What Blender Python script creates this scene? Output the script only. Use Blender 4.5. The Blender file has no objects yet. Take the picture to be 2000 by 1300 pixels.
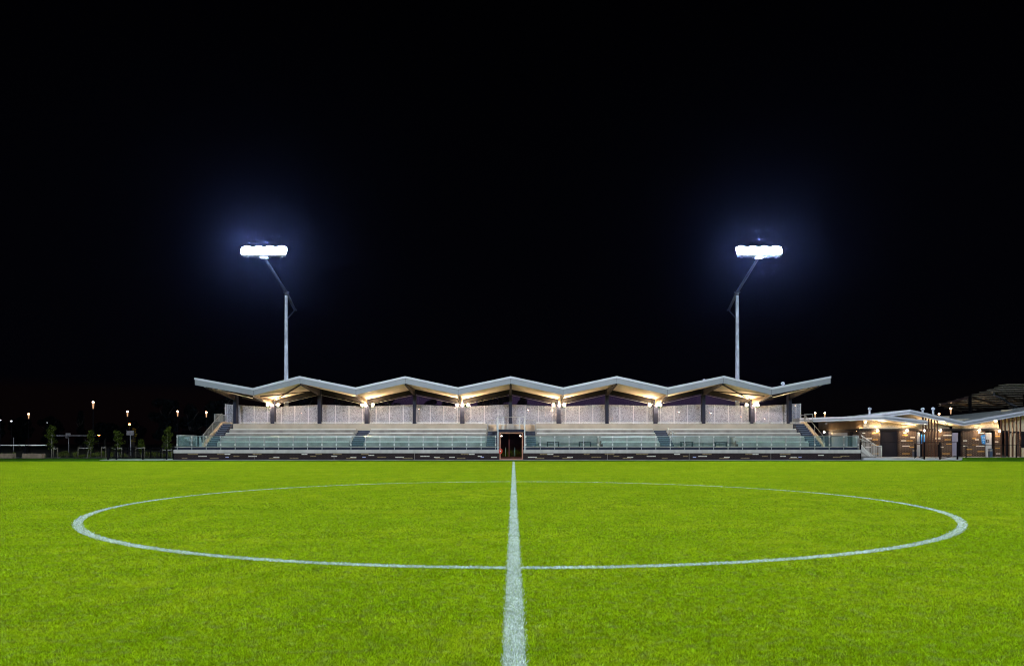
import bpy, math, random
import numpy as np
from mathutils import Vector, Matrix
R = math.radians
random.seed(7)
rng = np.random.default_rng(11)
S = bpy.context.scene
C = bpy.data.collections.new("site"); S.collection.children.link(C)

# ------------------------------------------------------------------ camera
F = 1391.0; CX = 1003.0; HY = 865.0; EYE = 1.42
cam_d = bpy.data.cameras.new("camera"); cam = bpy.data.objects.new("camera", cam_d); C.objects.link(cam)
cam.location = (0, 0, EYE); cam.rotation_euler = (R(90), 0, 0)
cam_d.sensor_width = 36; cam_d.lens = F / 2000 * 36
cam_d.shift_x = -(CX - 1000) / 2000; cam_d.shift_y = (HY - 650) / 2000
cam_d.clip_start = .1; cam_d.clip_end = 3000
S.camera = cam
S.render.resolution_x = 1024; S.render.resolution_y = 665
S.view_settings.view_transform = 'Standard'; S.view_settings.look = 'None'
S.view_settings.exposure = 0; S.view_settings.gamma = 1
S.cycles.max_bounces = 7; S.cycles.transparent_max_bounces = 24
S.cycles.use_denoising = True
S.cycles.sample_clamp_indirect = 4
S.cycles.caustics_reflective = False; S.cycles.caustics_refractive = False
S.cycles.volume_bounces = 0
S.cycles.pixel_filter_type = 'BLACKMAN_HARRIS'; S.cycles.filter_width = 1.15

# ------------------------------------------------------------------ night sky
W = bpy.data.worlds.new("World"); S.world = W; W.use_nodes = True
wn, wl = W.node_tree.nodes, W.node_tree.links
wn.clear()
wo = wn.new('ShaderNodeOutputWorld'); wb = wn.new('ShaderNodeBackground'); wl.new(wb.outputs[0], wo.inputs[0])
tc = wn.new('ShaderNodeTexCoord'); sp = wn.new('ShaderNodeSeparateXYZ'); wl.new(tc.outputs['Generated'], sp.inputs[0])
def wmr(src, a, b, smooth=True):
    n = wn.new('ShaderNodeMapRange'); n.interpolation_type = 'SMOOTHSTEP' if smooth else 'LINEAR'
    wl.new(src, n.inputs['Value']); n.inputs['From Min'].default_value = a; n.inputs['From Max'].default_value = b
    return n.outputs[0]
def wmix(fac, a, b):
    n = wn.new('ShaderNodeMix'); n.data_type = 'RGBA'
    wl.new(fac, n.inputs[0])
    for k, v in ((6, a), (7, b)):
        if isinstance(v, tuple): n.inputs[k].default_value = (*v, 1)
        else: wl.new(v, n.inputs[k])
    return n.outputs[2]
az = wmr(sp.outputs['X'], -.22, -.12); az2 = wmr(sp.outputs['X'], .26, .36)      # city glow low in the north
low = wmix(az2, wmix(az, (.0018, .0009, .0010), (.026, .017, .040)), (.0012, .0009, .0012))
hz_ = wmix(wmr(sp.outputs['Z'], .060, .082), low, (.0006, .0006, .0014))
top = wmix(wmr(sp.outputs['Z'], .1, .6), hz_, (.0002, .0002, .0004))
wl.new(top, wb.inputs[0]); wb.inputs[1].default_value = 1.0

# lamp strengths
HAZE = .000010
FLOOD = 5200.0; COOL = (.80, .90, 1.0)
WARM = (1.0, .66, .34)

# ------------------------------------------------------------------ materials
M = {}
def pm(name, base, rough=.7, metal=0, var=.0, vscale=4.0, vcol=None, bump=0, bscale=40, spec=.4, stretch=None):
    m = bpy.data.materials.new(name); m.use_nodes = True
    n, l = m.node_tree.nodes, m.node_tree.links
    b = n['Principled BSDF']
    b.inputs['Base Color'].default_value = (*base, 1); b.inputs['Roughness'].default_value = rough
    b.inputs['Metallic'].default_value = metal; b.inputs['Specular IOR Level'].default_value = spec
    t = n.new('ShaderNodeTexCoord')
    co = t.outputs['Object']
    if stretch:
        mp = n.new('ShaderNodeMapping'); mp.inputs['Scale'].default_value = stretch; l.new(co, mp.inputs[0]); co = mp.outputs[0]
    if var:
        ns = n.new('ShaderNodeTexNoise'); ns.inputs['Scale'].default_value = vscale; ns.inputs['Detail'].default_value = 6
        l.new(co, ns.inputs['Vector'])
        mx = n.new('ShaderNodeMix'); mx.data_type = 'RGBA'
        mr = n.new('ShaderNodeMapRange'); mr.inputs['From Min'].default_value = .3; mr.inputs['From Max'].default_value = .7
        l.new(ns.outputs[0], mr.inputs[0]); l.new(mr.outputs[0], mx.inputs[0])
        v2 = vcol or tuple(c * (1 - var) for c in base)
        mx.inputs[6].default_value = (*v2, 1); mx.inputs[7].default_value = (*[min(1, c * (1 + var * .4)) for c in base], 1)
        l.new(mx.outputs[2], b.inputs['Base Color'])
    if bump:
        nb = n.new('ShaderNodeTexNoise'); nb.inputs['Scale'].default_value = bscale; nb.inputs['Detail'].default_value = 4
        l.new(co, nb.inputs['Vector'])
        bp = n.new('ShaderNodeBump'); bp.inputs['Strength'].default_value = bump; bp.inputs['Distance'].default_value = .02
        l.new(nb.outputs[0], bp.inputs['Height']); l.new(bp.outputs[0], b.inputs['Normal'])
    M[name] = m
    return m
def em(name, col, strength):
    m = bpy.data.materials.new(name); m.use_nodes = True
    n, l = m.node_tree.nodes, m.node_tree.links
    n.clear(); o = n.new('ShaderNodeOutputMaterial'); e = n.new('ShaderNodeEmission')
    e.inputs[0].default_value = (*col, 1); e.inputs[1].default_value = strength
    l.new(e.outputs[0], o.inputs[0]); M[name] = m
    return m
pm('concrete', (.34, .315, .29), .85, var=.35, vscale=1.3, bump=.3, bscale=18)
pm('concrete_warm', (.55, .47, .38), .85, var=.22, vscale=.7, bump=.2, bscale=14)
pm('concrete_pale', (.47, .45, .43), .8, var=.18, vscale=1.6, bump=.25, bscale=20, stretch=(1.6, 1, .4))
pm('paving', (.42, .43, .44), .85, var=.3, vscale=.8, bump=.2)
pm('tread', (.022, .030, .062), .75, var=.4, vscale=3)
pm('nosing', (.20, .23, .30), .5, var=.2)
pm('navy_steel', (.010, .014, .036), .6, var=.2, vscale=3, spec=.2)
pm('dark_steel', (.008, .008, .011), .6, var=.2, spec=.2)
pm('black_steel', (.003, .003, .005), .8, spec=.08)
pm('soffit_shaded', (.035, .026, .020), .8, spec=.1)
pm('roof_metal', (.21, .225, .275), .45, var=.12, vscale=.8, stretch=(1, 1, .3), spec=.5)
pm('flashing', (.52, .53, .64), .4, var=.12, vscale=1.2, spec=.5)
pm('soffit', (.72, .66, .56), .8, var=.10, vscale=.5)
pm('galvanised', (.68, .74, .90), .5, .0, var=.35, vscale=3.0, stretch=(1, 1, .35))
pm('mast_arm', (.11, .115, .14), .5, .2, var=.2)
pm('alloy', (.80, .78, .74), .35, .1, var=.1)
pm('rail', (.42, .46, .48), .35, .5, var=.1)
pm('rail_dull', (.28, .29, .30), .4, .3, var=.1)
pm('timber', (.065, .024, .013), .6, var=.4, vscale=6, stretch=(6, 6, .5))
pm('timber_frame', (.46, .19, .105), .5, var=.2, vscale=5)
pm('passage', (.10, .03, .028), .7, spec=.1, var=.3)
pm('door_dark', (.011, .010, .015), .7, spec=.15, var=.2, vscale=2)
pm('door_pale', (.42, .43, .46), .5, var=.08)
pm('door_lilac', (.24, .24, .34), .5, var=.08)
pm('red_paint', (.75, .06, .03), .4, var=.2)
pm('panel_warm', (.60, .52, .40), .55, var=.35, vscale=9, bump=.3, bscale=60)
pm('panel_bronze', (.26, .19, .13), .35, .55, var=.3, vscale=1.5, stretch=(1, 1, .2))
pm('panel_beige', (.55, .46, .32), .7, var=.12)
pm('bin_blue', (.05, .07, .12), .5)
pm('sign_blue', (.03, .22, .60), .5)
pm('white_paint', (.8, .8, .8), .5)
pm('board', (.20, .19, .21), .6, var=.15)
pm('bark_dark', (.02, .018, .016), .95)
pm('bark', (.14, .12, .09), .9, var=.4, vscale=20)
pm('bark_pale', (.20, .19, .16), .9, var=.4, vscale=20)
pm('stake', (.11, .10, .075), .9, var=.3)
pm('sandstone', (.22, .17, .12), .9, var=.3, vscale=3, bump=.5)
pm('corrugated', (.36, .39, .42), .45, .2, var=.2, vscale=1, stretch=(8, .1, .1))
pm('slat', (.15, .135, .11), .6, var=.3)
pm('earth', (.03, .028, .022), .95, var=.4, vscale=.5)
pm('ground', (.020, .026, .012), .95, var=.5, vscale=.3)
pm('yellow_brick', (.50, .28, .07), .85, var=.3, vscale=8)
pm('tan_brick', (.27, .20, .10), .85, var=.3, vscale=8)
pm('cream_brick', (.75, .70, .64), .8, var=.15, vscale=8)
pm('blue_vent', (.35, .38, .66), .5)
em('flood_lens', COOL, FLOOD)
em('spot_lens', WARM, 1700)
em('wall_lens', WARM, 500)
em('soffit_lens', (1, .72, .42), 3000)
em('street_lens', (1.0, .62, .36), 45)
em('street_cone', (1.0, .58, .32), .7)
em('sodium_lens', (1.0, .33, .05), 60)
em('white_lens', (.85, .9, 1), 3)
em('passage_lens', (1.0, .7, .5), 25)

def brick_mat(name, base, base2, mortar, bw=.24, bh=.086, msize=.012):
    m = bpy.data.materials.new(name); m.use_nodes = True
    n, l = m.node_tree.nodes, m.node_tree.links; b = n['Principled BSDF']
    t = n.new('ShaderNodeTexCoord'); s = n.new('ShaderNodeSeparateXYZ'); cb = n.new('ShaderNodeCombineXYZ')
    l.new(t.outputs['Object'], s.inputs[0]); 
    ad = n.new('ShaderNodeMath'); ad.operation = 'ADD'; l.new(s.outputs[0], ad.inputs[0]); l.new(s.outputs[1], ad.inputs[1])
    l.new(ad.outputs[0], cb.inputs[0]); l.new(s.outputs[2], cb.inputs[1])
    br = n.new('ShaderNodeTexBrick'); l.new(cb.outputs[0], br.inputs['Vector'])
    br.inputs['Scale'].default_value = 1; br.inputs['Brick Width'].default_value = bw; br.inputs['Row Height'].default_value = bh
    br.inputs['Mortar Size'].default_value = msize; br.inputs['Mortar Smooth'].default_value = .2
    br.inputs['Color1'].default_value = (*base, 1); br.inputs['Color2'].default_value = (*base2, 1); br.inputs['Mortar'].default_value = (*mortar, 1)
    l.new(br.outputs[0], b.inputs['Base Color']); b.inputs['Roughness'].default_value = .8; b.inputs['Specular IOR Level'].default_value = .15
    bp = n.new('ShaderNodeBump'); bp.inputs['Strength'].default_value = .5; bp.inputs['Distance'].default_value = .01; bp.invert = True
    l.new(br.outputs[1], bp.inputs['Height']); l.new(bp.outputs[0], b.inputs['Normal'])
    M[name] = m
brick_mat('brick_dark', (.012, .006, .007), (.022, .012, .011), (.055, .045, .050), msize=.010)
brick_mat('brick_brown', (.022, .012, .010), (.040, .021, .015), (.17, .135, .11), .30, .10, .014)

def glass_mat(name, tint, refl=.08, diff=.06, dcol=(.3, .6, .6)):
    m = bpy.data.materials.new(name); m.use_nodes = True
    n, l = m.node_tree.nodes, m.node_tree.links; n.clear()
    o = n.new('ShaderNodeOutputMaterial'); tr = n.new('ShaderNodeBsdfTransparent'); tr.inputs[0].default_value = (*tint, 1)
    gl = n.new('ShaderNodeBsdfGlossy'); gl.inputs['Roughness'].default_value = .03
    df = n.new('ShaderNodeBsdfDiffuse'); df.inputs[0].default_value = (*dcol, 1)
    a = n.new('ShaderNodeMixShader'); a.inputs[0].default_value = diff; l.new(tr.outputs[0], a.inputs[1]); l.new(df.outputs[0], a.inputs[2])
    fr = n.new('ShaderNodeFresnel'); fr.inputs[0].default_value = 1.45
    ml = n.new('ShaderNodeMath'); ml.operation = 'MULTIPLY'; ml.inputs[1].default_value = refl / .04 * .5; ml.use_clamp = True; l.new(fr.outputs[0], ml.inputs[0])
    c = n.new('ShaderNodeMixShader'); l.new(ml.outputs[0], c.inputs[0]); l.new(a.outputs[0], c.inputs[1]); l.new(gl.outputs[0], c.inputs[2])
    l.new(c.outputs[0], o.inputs[0]); M[name] = m
glass_mat('glass', (.90, .975, .97), .05, .05, (.45, .75, .78))
glass_mat('clerestory', (.82, .80, .88), .03, .012, (.2, .18, .35))
glass_mat('door_glass', (.5, .42, .42), .08, .03, (.1, .05, .05))

def screen_mat():                                           # perforated sheet: fine random holes one can see through
    m = bpy.data.materials.new('perforated'); m.use_nodes = True
    n, l = m.node_tree.nodes, m.node_tree.links; b = n['Principled BSDF']
    b.inputs['Roughness'].default_value = .6
    t = n.new('ShaderNodeTexCoord')
    v = n.new('ShaderNodeTexVoronoi'); v.inputs['Scale'].default_value = 20; l.new(t.outputs['Object'], v.inputs['Vector'])
    sp_ = n.new('ShaderNodeSeparateColor'); l.new(v.outputs['Color'], sp_.inputs[0])
    mr = n.new('ShaderNodeMapRange'); l.new(sp_.outputs[0], mr.inputs[0]); mr.inputs['From Min'].default_value = .50; mr.inputs['From Max'].default_value = .52
    mr.inputs['To Min'].default_value = 1; mr.inputs['To Max'].default_value = .22
    dst = n.new('ShaderNodeMapRange'); l.new(v.outputs['Distance'], dst.inputs[0]); dst.inputs['From Min'].default_value = .34; dst.inputs['From Max'].default_value = .42
    mx = n.new('ShaderNodeMath'); mx.operation = 'MAXIMUM'; l.new(mr.outputs[0], mx.inputs[0]); l.new(dst.outputs[0], mx.inputs[1])
    l.new(mx.outputs[0], b.inputs['Alpha'])
    cm = n.new('ShaderNodeMix'); cm.data_type = 'RGBA'; l.new(sp_.outputs[1], cm.inputs[0])
    cm.inputs[6].default_value = (.17, .18, .24, 1); cm.inputs[7].default_value = (.39, .42, .53, 1)
    l.new(cm.outputs[2], b.inputs['Base Color'])
    M['perforated'] = m
screen_mat()

def grass_mat(name, c1, c2, c3, blade=False, pattern=True):
    m = bpy.data.materials.new(name); m.use_nodes = True
    n, l = m.node_tree.nodes, m.node_tree.links; n.clear()
    o = n.new('ShaderNodeOutputMaterial')
    t = n.new('ShaderNodeTexCoord')
    def noise(scale, detail=3, st=None):
        x = n.new('ShaderNodeTexNoise'); x.inputs['Scale'].default_value = scale; x.inputs['Detail'].default_value = detail
        src = t.outputs['Object']
        if st:
            mp = n.new('ShaderNodeMapping'); mp.inputs['Scale'].default_value = st; l.new(src, mp.inputs[0]); src = mp.outputs[0]
        l.new(src, x.inputs['Vector']); return x.outputs[0]
    def mr(src, a, b):
        x = n.new('ShaderNodeMapRange'); x.inputs['From Min'].default_value = a; x.inputs['From Max'].default_value = b; l.new(src, x.inputs[0]); return x.outputs[0]
    def mix(f, a, b):
        x = n.new('ShaderNodeMix'); x.data_type = 'RGBA'
        if isinstance(f, float): x.inputs[0].default_value = f
        else: l.new(f, x.inputs[0])
        for k, v in ((6, a), (7, b)):
            if isinstance(v, tuple): x.inputs[k].default_value = (*v, 1)
            else: l.new(v, x.inputs[k])
        return x.outputs[2]
    big = mr(noise(.35, 4), .35, .65); mid = mr(noise(1.6, 5), .36, .68)
    col = mix(big, c1, c2)
    col = mix(mid, col, tuple(x * .88 for x in c1))
    dry = mr(noise(8.5, 9, (1, 1.4, 1)), .50, .72)
    dm = n.new('ShaderNodeMath'); dm.operation = 'MULTIPLY'; dm.inputs[1].default_value = .5; l.new(dry, dm.inputs[0])
    col = mix(dm.outputs[0], col, c3)
    cl = n.new('ShaderNodeMapRange'); cl.inputs['From Min'].default_value = .32; cl.inputs['From Max'].default_value = .68; cl.inputs['To Min'].default_value = .84; cl.inputs['To Max'].default_value = 1.10
    l.new(noise(13, 4), cl.inputs[0]); hc = n.new('ShaderNodeHueSaturation'); l.new(cl.outputs[0], hc.inputs['Value']); l.new(col, hc.inputs['Color']); col = hc.outputs[0]
    if blade:
        at = n.new('ShaderNodeAttribute'); at.attribute_name = 'tint'
        hv = n.new('ShaderNodeHueSaturation'); l.new(col, hv.inputs['Color'])
        l.new(mr(at.outputs['Fac'], 0, 1), hv.inputs['Value'])
        vv = n.new('ShaderNodeMapRange'); vv.inputs['To Min'].default_value = .38; vv.inputs['To Max'].default_value = 1.72; l.new(at.outputs['Fac'], vv.inputs[0]); l.new(vv.outputs[0], hv.inputs['Value'])
        hh = n.new('ShaderNodeMapRange'); hh.inputs['To Min'].default_value = .475; hh.inputs['To Max'].default_value = .515; l.new(at.outputs['Fac'], hh.inputs[0]); l.new(hh.outputs[0], hv.inputs['Hue'])
        col = hv.outputs[0]
    else:
        fine = mr(noise(26, 3, (1, .45, 1)), .2, .8)
        f2 = n.new('ShaderNodeMath'); f2.operation = 'MULTIPLY'; f2.inputs[1].default_value = .30; l.new(fine, f2.inputs[0])
        col = mix(f2.outputs[0], col, tuple(x * .45 for x in c1))
    d = n.new('ShaderNodeBsdfDiffuse'); l.new(col, d.inputs[0])
    if blade:
        tr = n.new('ShaderNodeBsdfTranslucent'); l.new(col, tr.inputs[0])
        ms = n.new('ShaderNodeMixShader'); ms.inputs[0].default_value = .35; l.new(d.outputs[0], ms.inputs[1]); l.new(tr.outputs[0], ms.inputs[2])
        l.new(ms.outputs[0], o.inputs[0])
    else:
        bp = n.new('ShaderNodeBump'); bp.inputs['Strength'].default_value = .6; bp.inputs['Distance'].default_value = .02
        l.new(noise(40, 3), bp.inputs['Height']); l.new(bp.outputs[0], d.inputs['Normal'])
        l.new(d.outputs[0], o.inputs[0])
    M[name] = m
G1, G2, G3 = (.136, .220, .0030), (.184, .250, .0055), (.150, .160, .055)
grass_mat('turf', G1, G2, G3)
grass_mat('blade', tuple(1.45 * c for c in G1), tuple(1.45 * c for c in G2), tuple(1.3 * c for c in G3), True)
grass_mat('verge_turf', (.045, .15, .008), (.06, .16, .008), (.12, .13, .04))
grass_mat('paint_blade', (.49, .57, .54), (.57, .65, .65), (.26, .36, .2), True)
grass_mat('paint', (.34, .45, .36), (.40, .50, .42), (.26, .34, .2))
def leaf_mat(name, c, tr=.3):
    m = bpy.data.materials.new(name); m.use_nodes = True
    n, l = m.node_tree.nodes, m.node_tree.links; n.clear()
    o = n.new('ShaderNodeOutputMaterial'); a = n.new('ShaderNodeBsdfDiffuse'); b = n.new('ShaderNodeBsdfTranslucent')
    at = n.new('ShaderNodeAttribute'); at.attribute_name = 'tint'
    hv = n.new('ShaderNodeHueSaturation'); hv.inputs['Color'].default_value = (*c, 1)
    vv = n.new('ShaderNodeMapRange'); vv.inputs['To Min'].default_value = .4; vv.inputs['To Max'].default_value = 1.7; l.new(at.outputs['Fac'], vv.inputs[0]); l.new(vv.outputs[0], hv.inputs['Value'])
    l.new(hv.outputs[0], a.inputs[0]); l.new(hv.outputs[0], b.inputs[0])
    ms = n.new('ShaderNodeMixShader'); ms.inputs[0].default_value = tr; l.new(a.outputs[0], ms.inputs[1]); l.new(b.outputs[0], ms.inputs[2]); l.new(ms.outputs[0], o.inputs[0])
    M[name] = m
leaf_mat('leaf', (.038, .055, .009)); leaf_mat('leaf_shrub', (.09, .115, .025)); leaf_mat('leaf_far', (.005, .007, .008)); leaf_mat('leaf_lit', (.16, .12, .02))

# ------------------------------------------------------------------ helpers
def P(px, py, Y): return Vector(((px - CX) * Y / F, Y, EYE + (HY - py) * Y / F))
def X(px, Y): return (px - CX) * Y / F
def Z(py, Y): return EYE + (HY - py) * Y / F
ORG = {}
def tag(o, label=None, cat=None, group=None, kind=None):
    if label: o['label'] = label
    if cat: o['category'] = cat
    if group: o['group'] = group
    if kind: o['kind'] = kind
    return o
def empty(name, loc, label, cat, group=None):
    o = bpy.data.objects.new(name, None); C.objects.link(o); o.location = loc; o.empty_display_size = .2
    ORG[o.name] = Vector(loc)
    return tag(o, label, cat, group)
class MB:
    def __init__(s): s.v = []; s.f = []; s.m = []; s.sm = []
    def face(s, pts, mi=0, smooth=False):
        k = len(s.v); s.v += [tuple(p) for p in pts]; s.f.append(tuple(range(k, k + len(pts)))); s.m.append(mi); s.sm.append(smooth)
    def box(s, x0, x1, y0, y1, z0, z1, mi=0):
        x0, x1 = sorted((x0, x1)); y0, y1 = sorted((y0, y1)); z0, z1 = sorted((z0, z1))
        k = len(s.v)
        s.v += [(x, y, z) for z in (z0, z1) for y in (y0, y1) for x in (x0, x1)]
        for q in ((0, 2, 3, 1), (4, 5, 7, 6), (0, 1, 5, 4), (2, 6, 7, 3), (0, 4, 6, 2), (1, 3, 7, 5)):
            s.f.append(tuple(k + i for i in q)); s.m.append(mi); s.sm.append(False)
        return s
    def prism(s, poly, vec, mi=0):                         # poly: planar loop of points, extruded along vec
        a = [Vector(p) for p in poly]; vec = Vector(vec); b = [p + vec for p in a]
        nrm = Vector((0, 0, 0))
        for i in range(len(a)): nrm += a[i].cross(a[(i + 1) % len(a)])
        if nrm.dot(vec) > 0: a.reverse(); b.reverse()
        n = len(a); k = len(s.v); s.v += [tuple(p) for p in a + b]
        s.f.append(tuple(k + i for i in range(n))); s.f.append(tuple(k + n + i for i in reversed(range(n))))
        s.m += [mi, mi]; s.sm += [False, False]
        for i in range(n):
            j = (i + 1) % n; s.f.append((k + i, k + n + i, k + n + j, k + j)); s.m.append(mi); s.sm.append(False)
        return s
    def tube(s, p0, p1, r0, r1=None, n=10, mi=0, caps=True):
        r1 = r0 if r1 is None else r1
        p0, p1 = Vector(p0), Vector(p1); d = (p1 - p0)
        if d.length < 1e-6: return s
        q = d.to_track_quat('Z', 'Y'); k = len(s.v)
        for p, r in ((p0, r0), (p1, r1)):
            for i in range(n):
                a = 2 * math.pi * i / n; s.v.append(tuple(p + q @ Vector((r * math.cos(a), r * math.sin(a), 0))))
        for i in range(n):
            j = (i + 1) % n; s.f.append((k + i, k + j, k + n + j, k + n + i)); s.m.append(mi); s.sm.append(n > 6)
        if caps:
            s.f.append(tuple(k + i for i in reversed(range(n)))); s.f.append(tuple(k + n + i for i in range(n))); s.m += [mi, mi]; s.sm += [False, False]
        return s
    def bar(s, p0, p1, w, h, mi=0):                         # rectangular section between two points
        p0, p1 = Vector(p0), Vector(p1); d = (p1 - p0).normalized()
        up = Vector((0, 0, 1)) if abs(d.z) < .95 else Vector((0, 1, 0))
        sx = d.cross(up).normalized() * w / 2; sz = sx.cross(d).normalized() * h / 2
        k = len(s.v)
        for p in (p0, p1):
            for a, b in ((-1, -1), (1, -1), (1, 1), (-1, 1)): s.v.append(tuple(p + sx * a + sz * b))
        for q in ((3, 2, 1, 0), (4, 5, 6, 7), (0, 1, 5, 4), (1, 2, 6, 5), (2, 3, 7, 6), (3, 0, 4, 7)):
            s.f.append(tuple(k + i for i in q)); s.m.append(mi); s.sm.append(False)
        return s
    def ball(s, c, rx, ry, rz, mi=0, nu=12, nv=7):
        c = Vector(c); k = len(s.v)
        for j in range(nv + 1):
            ph = math.pi * j / nv
            for i in range(nu):
                a = 2 * math.pi * i / nu
                s.v.append((c.x + rx * math.sin(ph) * math.cos(a), c.y + ry * math.sin(ph) * math.sin(a), c.z + rz * math.cos(ph)))
        for j in range(nv):
            for i in range(nu):
                i2 = (i + 1) % nu
                s.f.append((k + j * nu + i, k + (j + 1) * nu + i, k + (j + 1) * nu + i2, k + j * nu + i2)); s.m.append(mi); s.sm.append(True)
        return s
    def build(s, name, mats, parent=None):
        if isinstance(mats, str): mats = [mats]
        org = Vector((0, 0, 0))
        if parent is not None: org = ORG[parent.name]
        me = bpy.data.meshes.new(name)
        me.from_pydata([(v[0] - org.x, v[1] - org.y, v[2] - org.z) for v in s.v], [], s.f)
        for a in mats: me.materials.append(M[a])
        me.polygons.foreach_set('material_index', s.m); me.polygons.foreach_set('use_smooth', s.sm); me.update()
        o = bpy.data.objects.new(name, me); C.objects.link(o)
        ORG[o.name] = org
        if parent is not None: o.parent = parent
        return o
def copy_tree(o, loc=None, rz=None, label=None):
    def rec(a, par):
        c = a.copy(); C.objects.link(c); c.parent = par
        for ch in a.children: rec(ch, c)
        return c
    c = rec(o, None)
    if loc is not None: c.location = loc
    if rz is not None: c.rotation_euler = (0, 0, rz)
    if label: c['label'] = label
    return c
ORD = ['first', 'second', 'third', 'fourth', 'fifth', 'sixth', 'seventh', 'eighth', 'ninth', 'tenth']

# ------------------------------------------------------------------ ground and pitch
PX0, PX1, PY0, PY1 = -80, 80, -24, 55.2
b = MB(); b.face([(-700, -300, -.02), (700, -300, -.02), (700, 900, -.02), (-700, 900, -.02)]); tag(b.build('ground', 'ground'), kind='structure')
b = MB(); b.box(-95, 95, -60, 66, -.3, -.006); tag(b.build('grass_verge', 'verge_turf'), kind='structure')
b = MB(); b.face([(PX0, PY0, 0), (PX1, PY0, 0), (PX1, PY1 + .4, 0), (PX0, PY1 + .4, 0)]); tag(b.build('pitch', 'turf'), kind='structure')
# raised bank of darker grass in front of the right hand building
b = MB(); b.prism([(X(1872, 63), 60.5, -.01), (X(1872, 63), 64.6, -.01), (X(1872, 63), 64.6, .14)], (45, 0, 0)); tag(b.build('grass_bank', 'verge_turf'), kind='structure')
# markings
CCX, CCY, CR = .11, 17.14, 9.045
HLX, HW = .005, .078
blades = []
def blade_zone(y0, y1, dens, h, w):
    area = .75 * (y1 * y1 - y0 * y0) + 2.4 * (y1 - y0)
    n = int(area * dens * 1.15)
    y = rng.uniform(y0, y1, n * 2); x = rng.uniform(-1, 1, n * 2) * (.75 * y1 + 1.2)
    k = np.abs(x) < .75 * y + 1.2; x, y = x[k][:n], y[k][:n]
    blades.append((x, y, np.full(len(x), h), np.full(len(x), w)))
blade_zone(3.2, 5.4, 15000, .026, .0042)
blade_zone(5.4, 7.5, 9500, .026, .0052)
blade_zone(7.5, 10.5, 5200, .026, .0075)
blade_zone(10.5, 15, 2600, .025, .011)
blade_zone(15, 21, 1100, .023, .018)
blade_zone(21, 30, 900, .024, .018)
blade_zone(30, 41, 700, .024, .024)
blade_zone(41, 55.1, 480, .024, .032)
bx, by, bh, bw = (np.concatenate([b_[i] for b_ in blades]) for i in range(4))
N = len(bx)
jx = rng.normal(0, .013, N)
d_line = np.abs(bx - HLX + jx); rad = np.hypot(bx - CCX, by - CCY)
on_line = d_line < HW
on_circ = (np.abs(rad + jx - CR) < .075) & ~on_line
skip = rng.random(N) < .18
on_line &= ~skip; on_circ &= ~skip
def blade_mesh(name, mask, mat, kind, extra=None, extra_mat=None, label=None, thin=1.0, keepratio=1):
    x, y, h, w = bx[mask], by[mask], bh[mask], bw[mask]
    n = len(x)
    ang = rng.uniform(0, np.pi, n); lean = rng.uniform(0, 2 * np.pi, n); la = rng.uniform(.15, 1.1, n) * h
    hh = h * rng.uniform(.5, 1.0, n) * thin
    ww = w * rng.uniform(.6, 1.2, n) / 2
    V = np.empty((n, 3, 3), dtype=np.float32)
    V[:, 0, 0] = x - ww * np.cos(ang); V[:, 0, 1] = y - ww * np.sin(ang); V[:, 0, 2] = .0005
    V[:, 1, 0] = x + ww * np.cos(ang); V[:, 1, 1] = y + ww * np.sin(ang); V[:, 1, 2] = .0005
    V[:, 2, 0] = x + la * np.cos(lean); V[:, 2, 1] = y + la * np.sin(lean); V[:, 2, 2] = hh
    V = V.reshape(-1, 3); nv = len(V); nf = n
    faces = np.arange(nv, dtype=np.int32)
    starts = np.arange(0, nv, 3, dtype=np.int32)
    tint = np.repeat((.5 + (rng.random(n) - .5) * np.interp(y, [7, 11, 18, 30], [1.0, .8, .5, .25])).astype(np.float32), 3)
    mi = np.zeros(nf, dtype=np.int32)
    if extra is not None:                                   # quads of the painted strip under the blades
        ev = np.array(extra, dtype=np.float32).reshape(-1, 3); ne = len(ev) // 4
        faces = np.concatenate([faces, np.arange(nv, nv + len(ev), dtype=np.int32)])
        starts = np.concatenate([starts, nv + np.arange(0, len(ev), 4, dtype=np.int32)])
        mi = np.concatenate([mi, np.ones(ne, dtype=np.int32)])
        V = np.concatenate([V, ev]); tint = np.concatenate([tint, np.full(len(ev), .5, np.float32)])
        nf += ne; nv = len(V)
    me = bpy.data.meshes.new(name)
    me.vertices.add(nv); me.vertices.foreach_set('co', V.ravel())
    me.loops.add(len(faces)); me.loops.foreach_set('vertex_index', faces)
    me.polygons.add(nf); me.polygons.foreach_set('loop_start', starts)
    me.materials.append(M[mat])
    if extra_mat: me.materials.append(M[extra_mat])
    me.polygons.foreach_set('material_index', mi)
    me.update(calc_edges=True)
    at = me.attributes.new('tint', 'FLOAT', 'POINT'); at.data.foreach_set('value', tint)
    o = bpy.data.objects.new(name, me); C.objects.link(o); tag(o, label, None, None, kind)
    return o
tag(blade_mesh('grass', ~(on_line | on_circ), 'blade', 'stuff', label='short bright green mown turf of the football pitch'), cat='grass')
q = []
ys = np.linspace(-4, PY1 - .3, 160)
for i in range(len(ys) - 1):
    for yy, ss in ((ys[i], -1), (ys[i], 1), (ys[i + 1], 1), (ys[i + 1], -1)): q.append((HLX + ss * .075, yy, .004))
blade_mesh('halfway_line', on_line, 'paint_blade', 'structure', q, 'paint')
q = []
nseg = 240
for i in range(nseg):
    for a, r in ((i, CR - .075), (i, CR + .075), (i + 1, CR + .075), (i + 1, CR - .075)):
        t = 2 * math.pi * a / nseg; q.append((CCX + r * math.cos(t), CCY + r * math.sin(t), .0042))
blade_mesh('centre_circle', on_circ, 'paint_blade', 'structure', q, 'paint')
b = MB(); b.box(-46, 46, PY1 - .3, PY1 - .22, .001, .004); tag(b.build('touchline', 'paint'), kind='structure')

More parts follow.
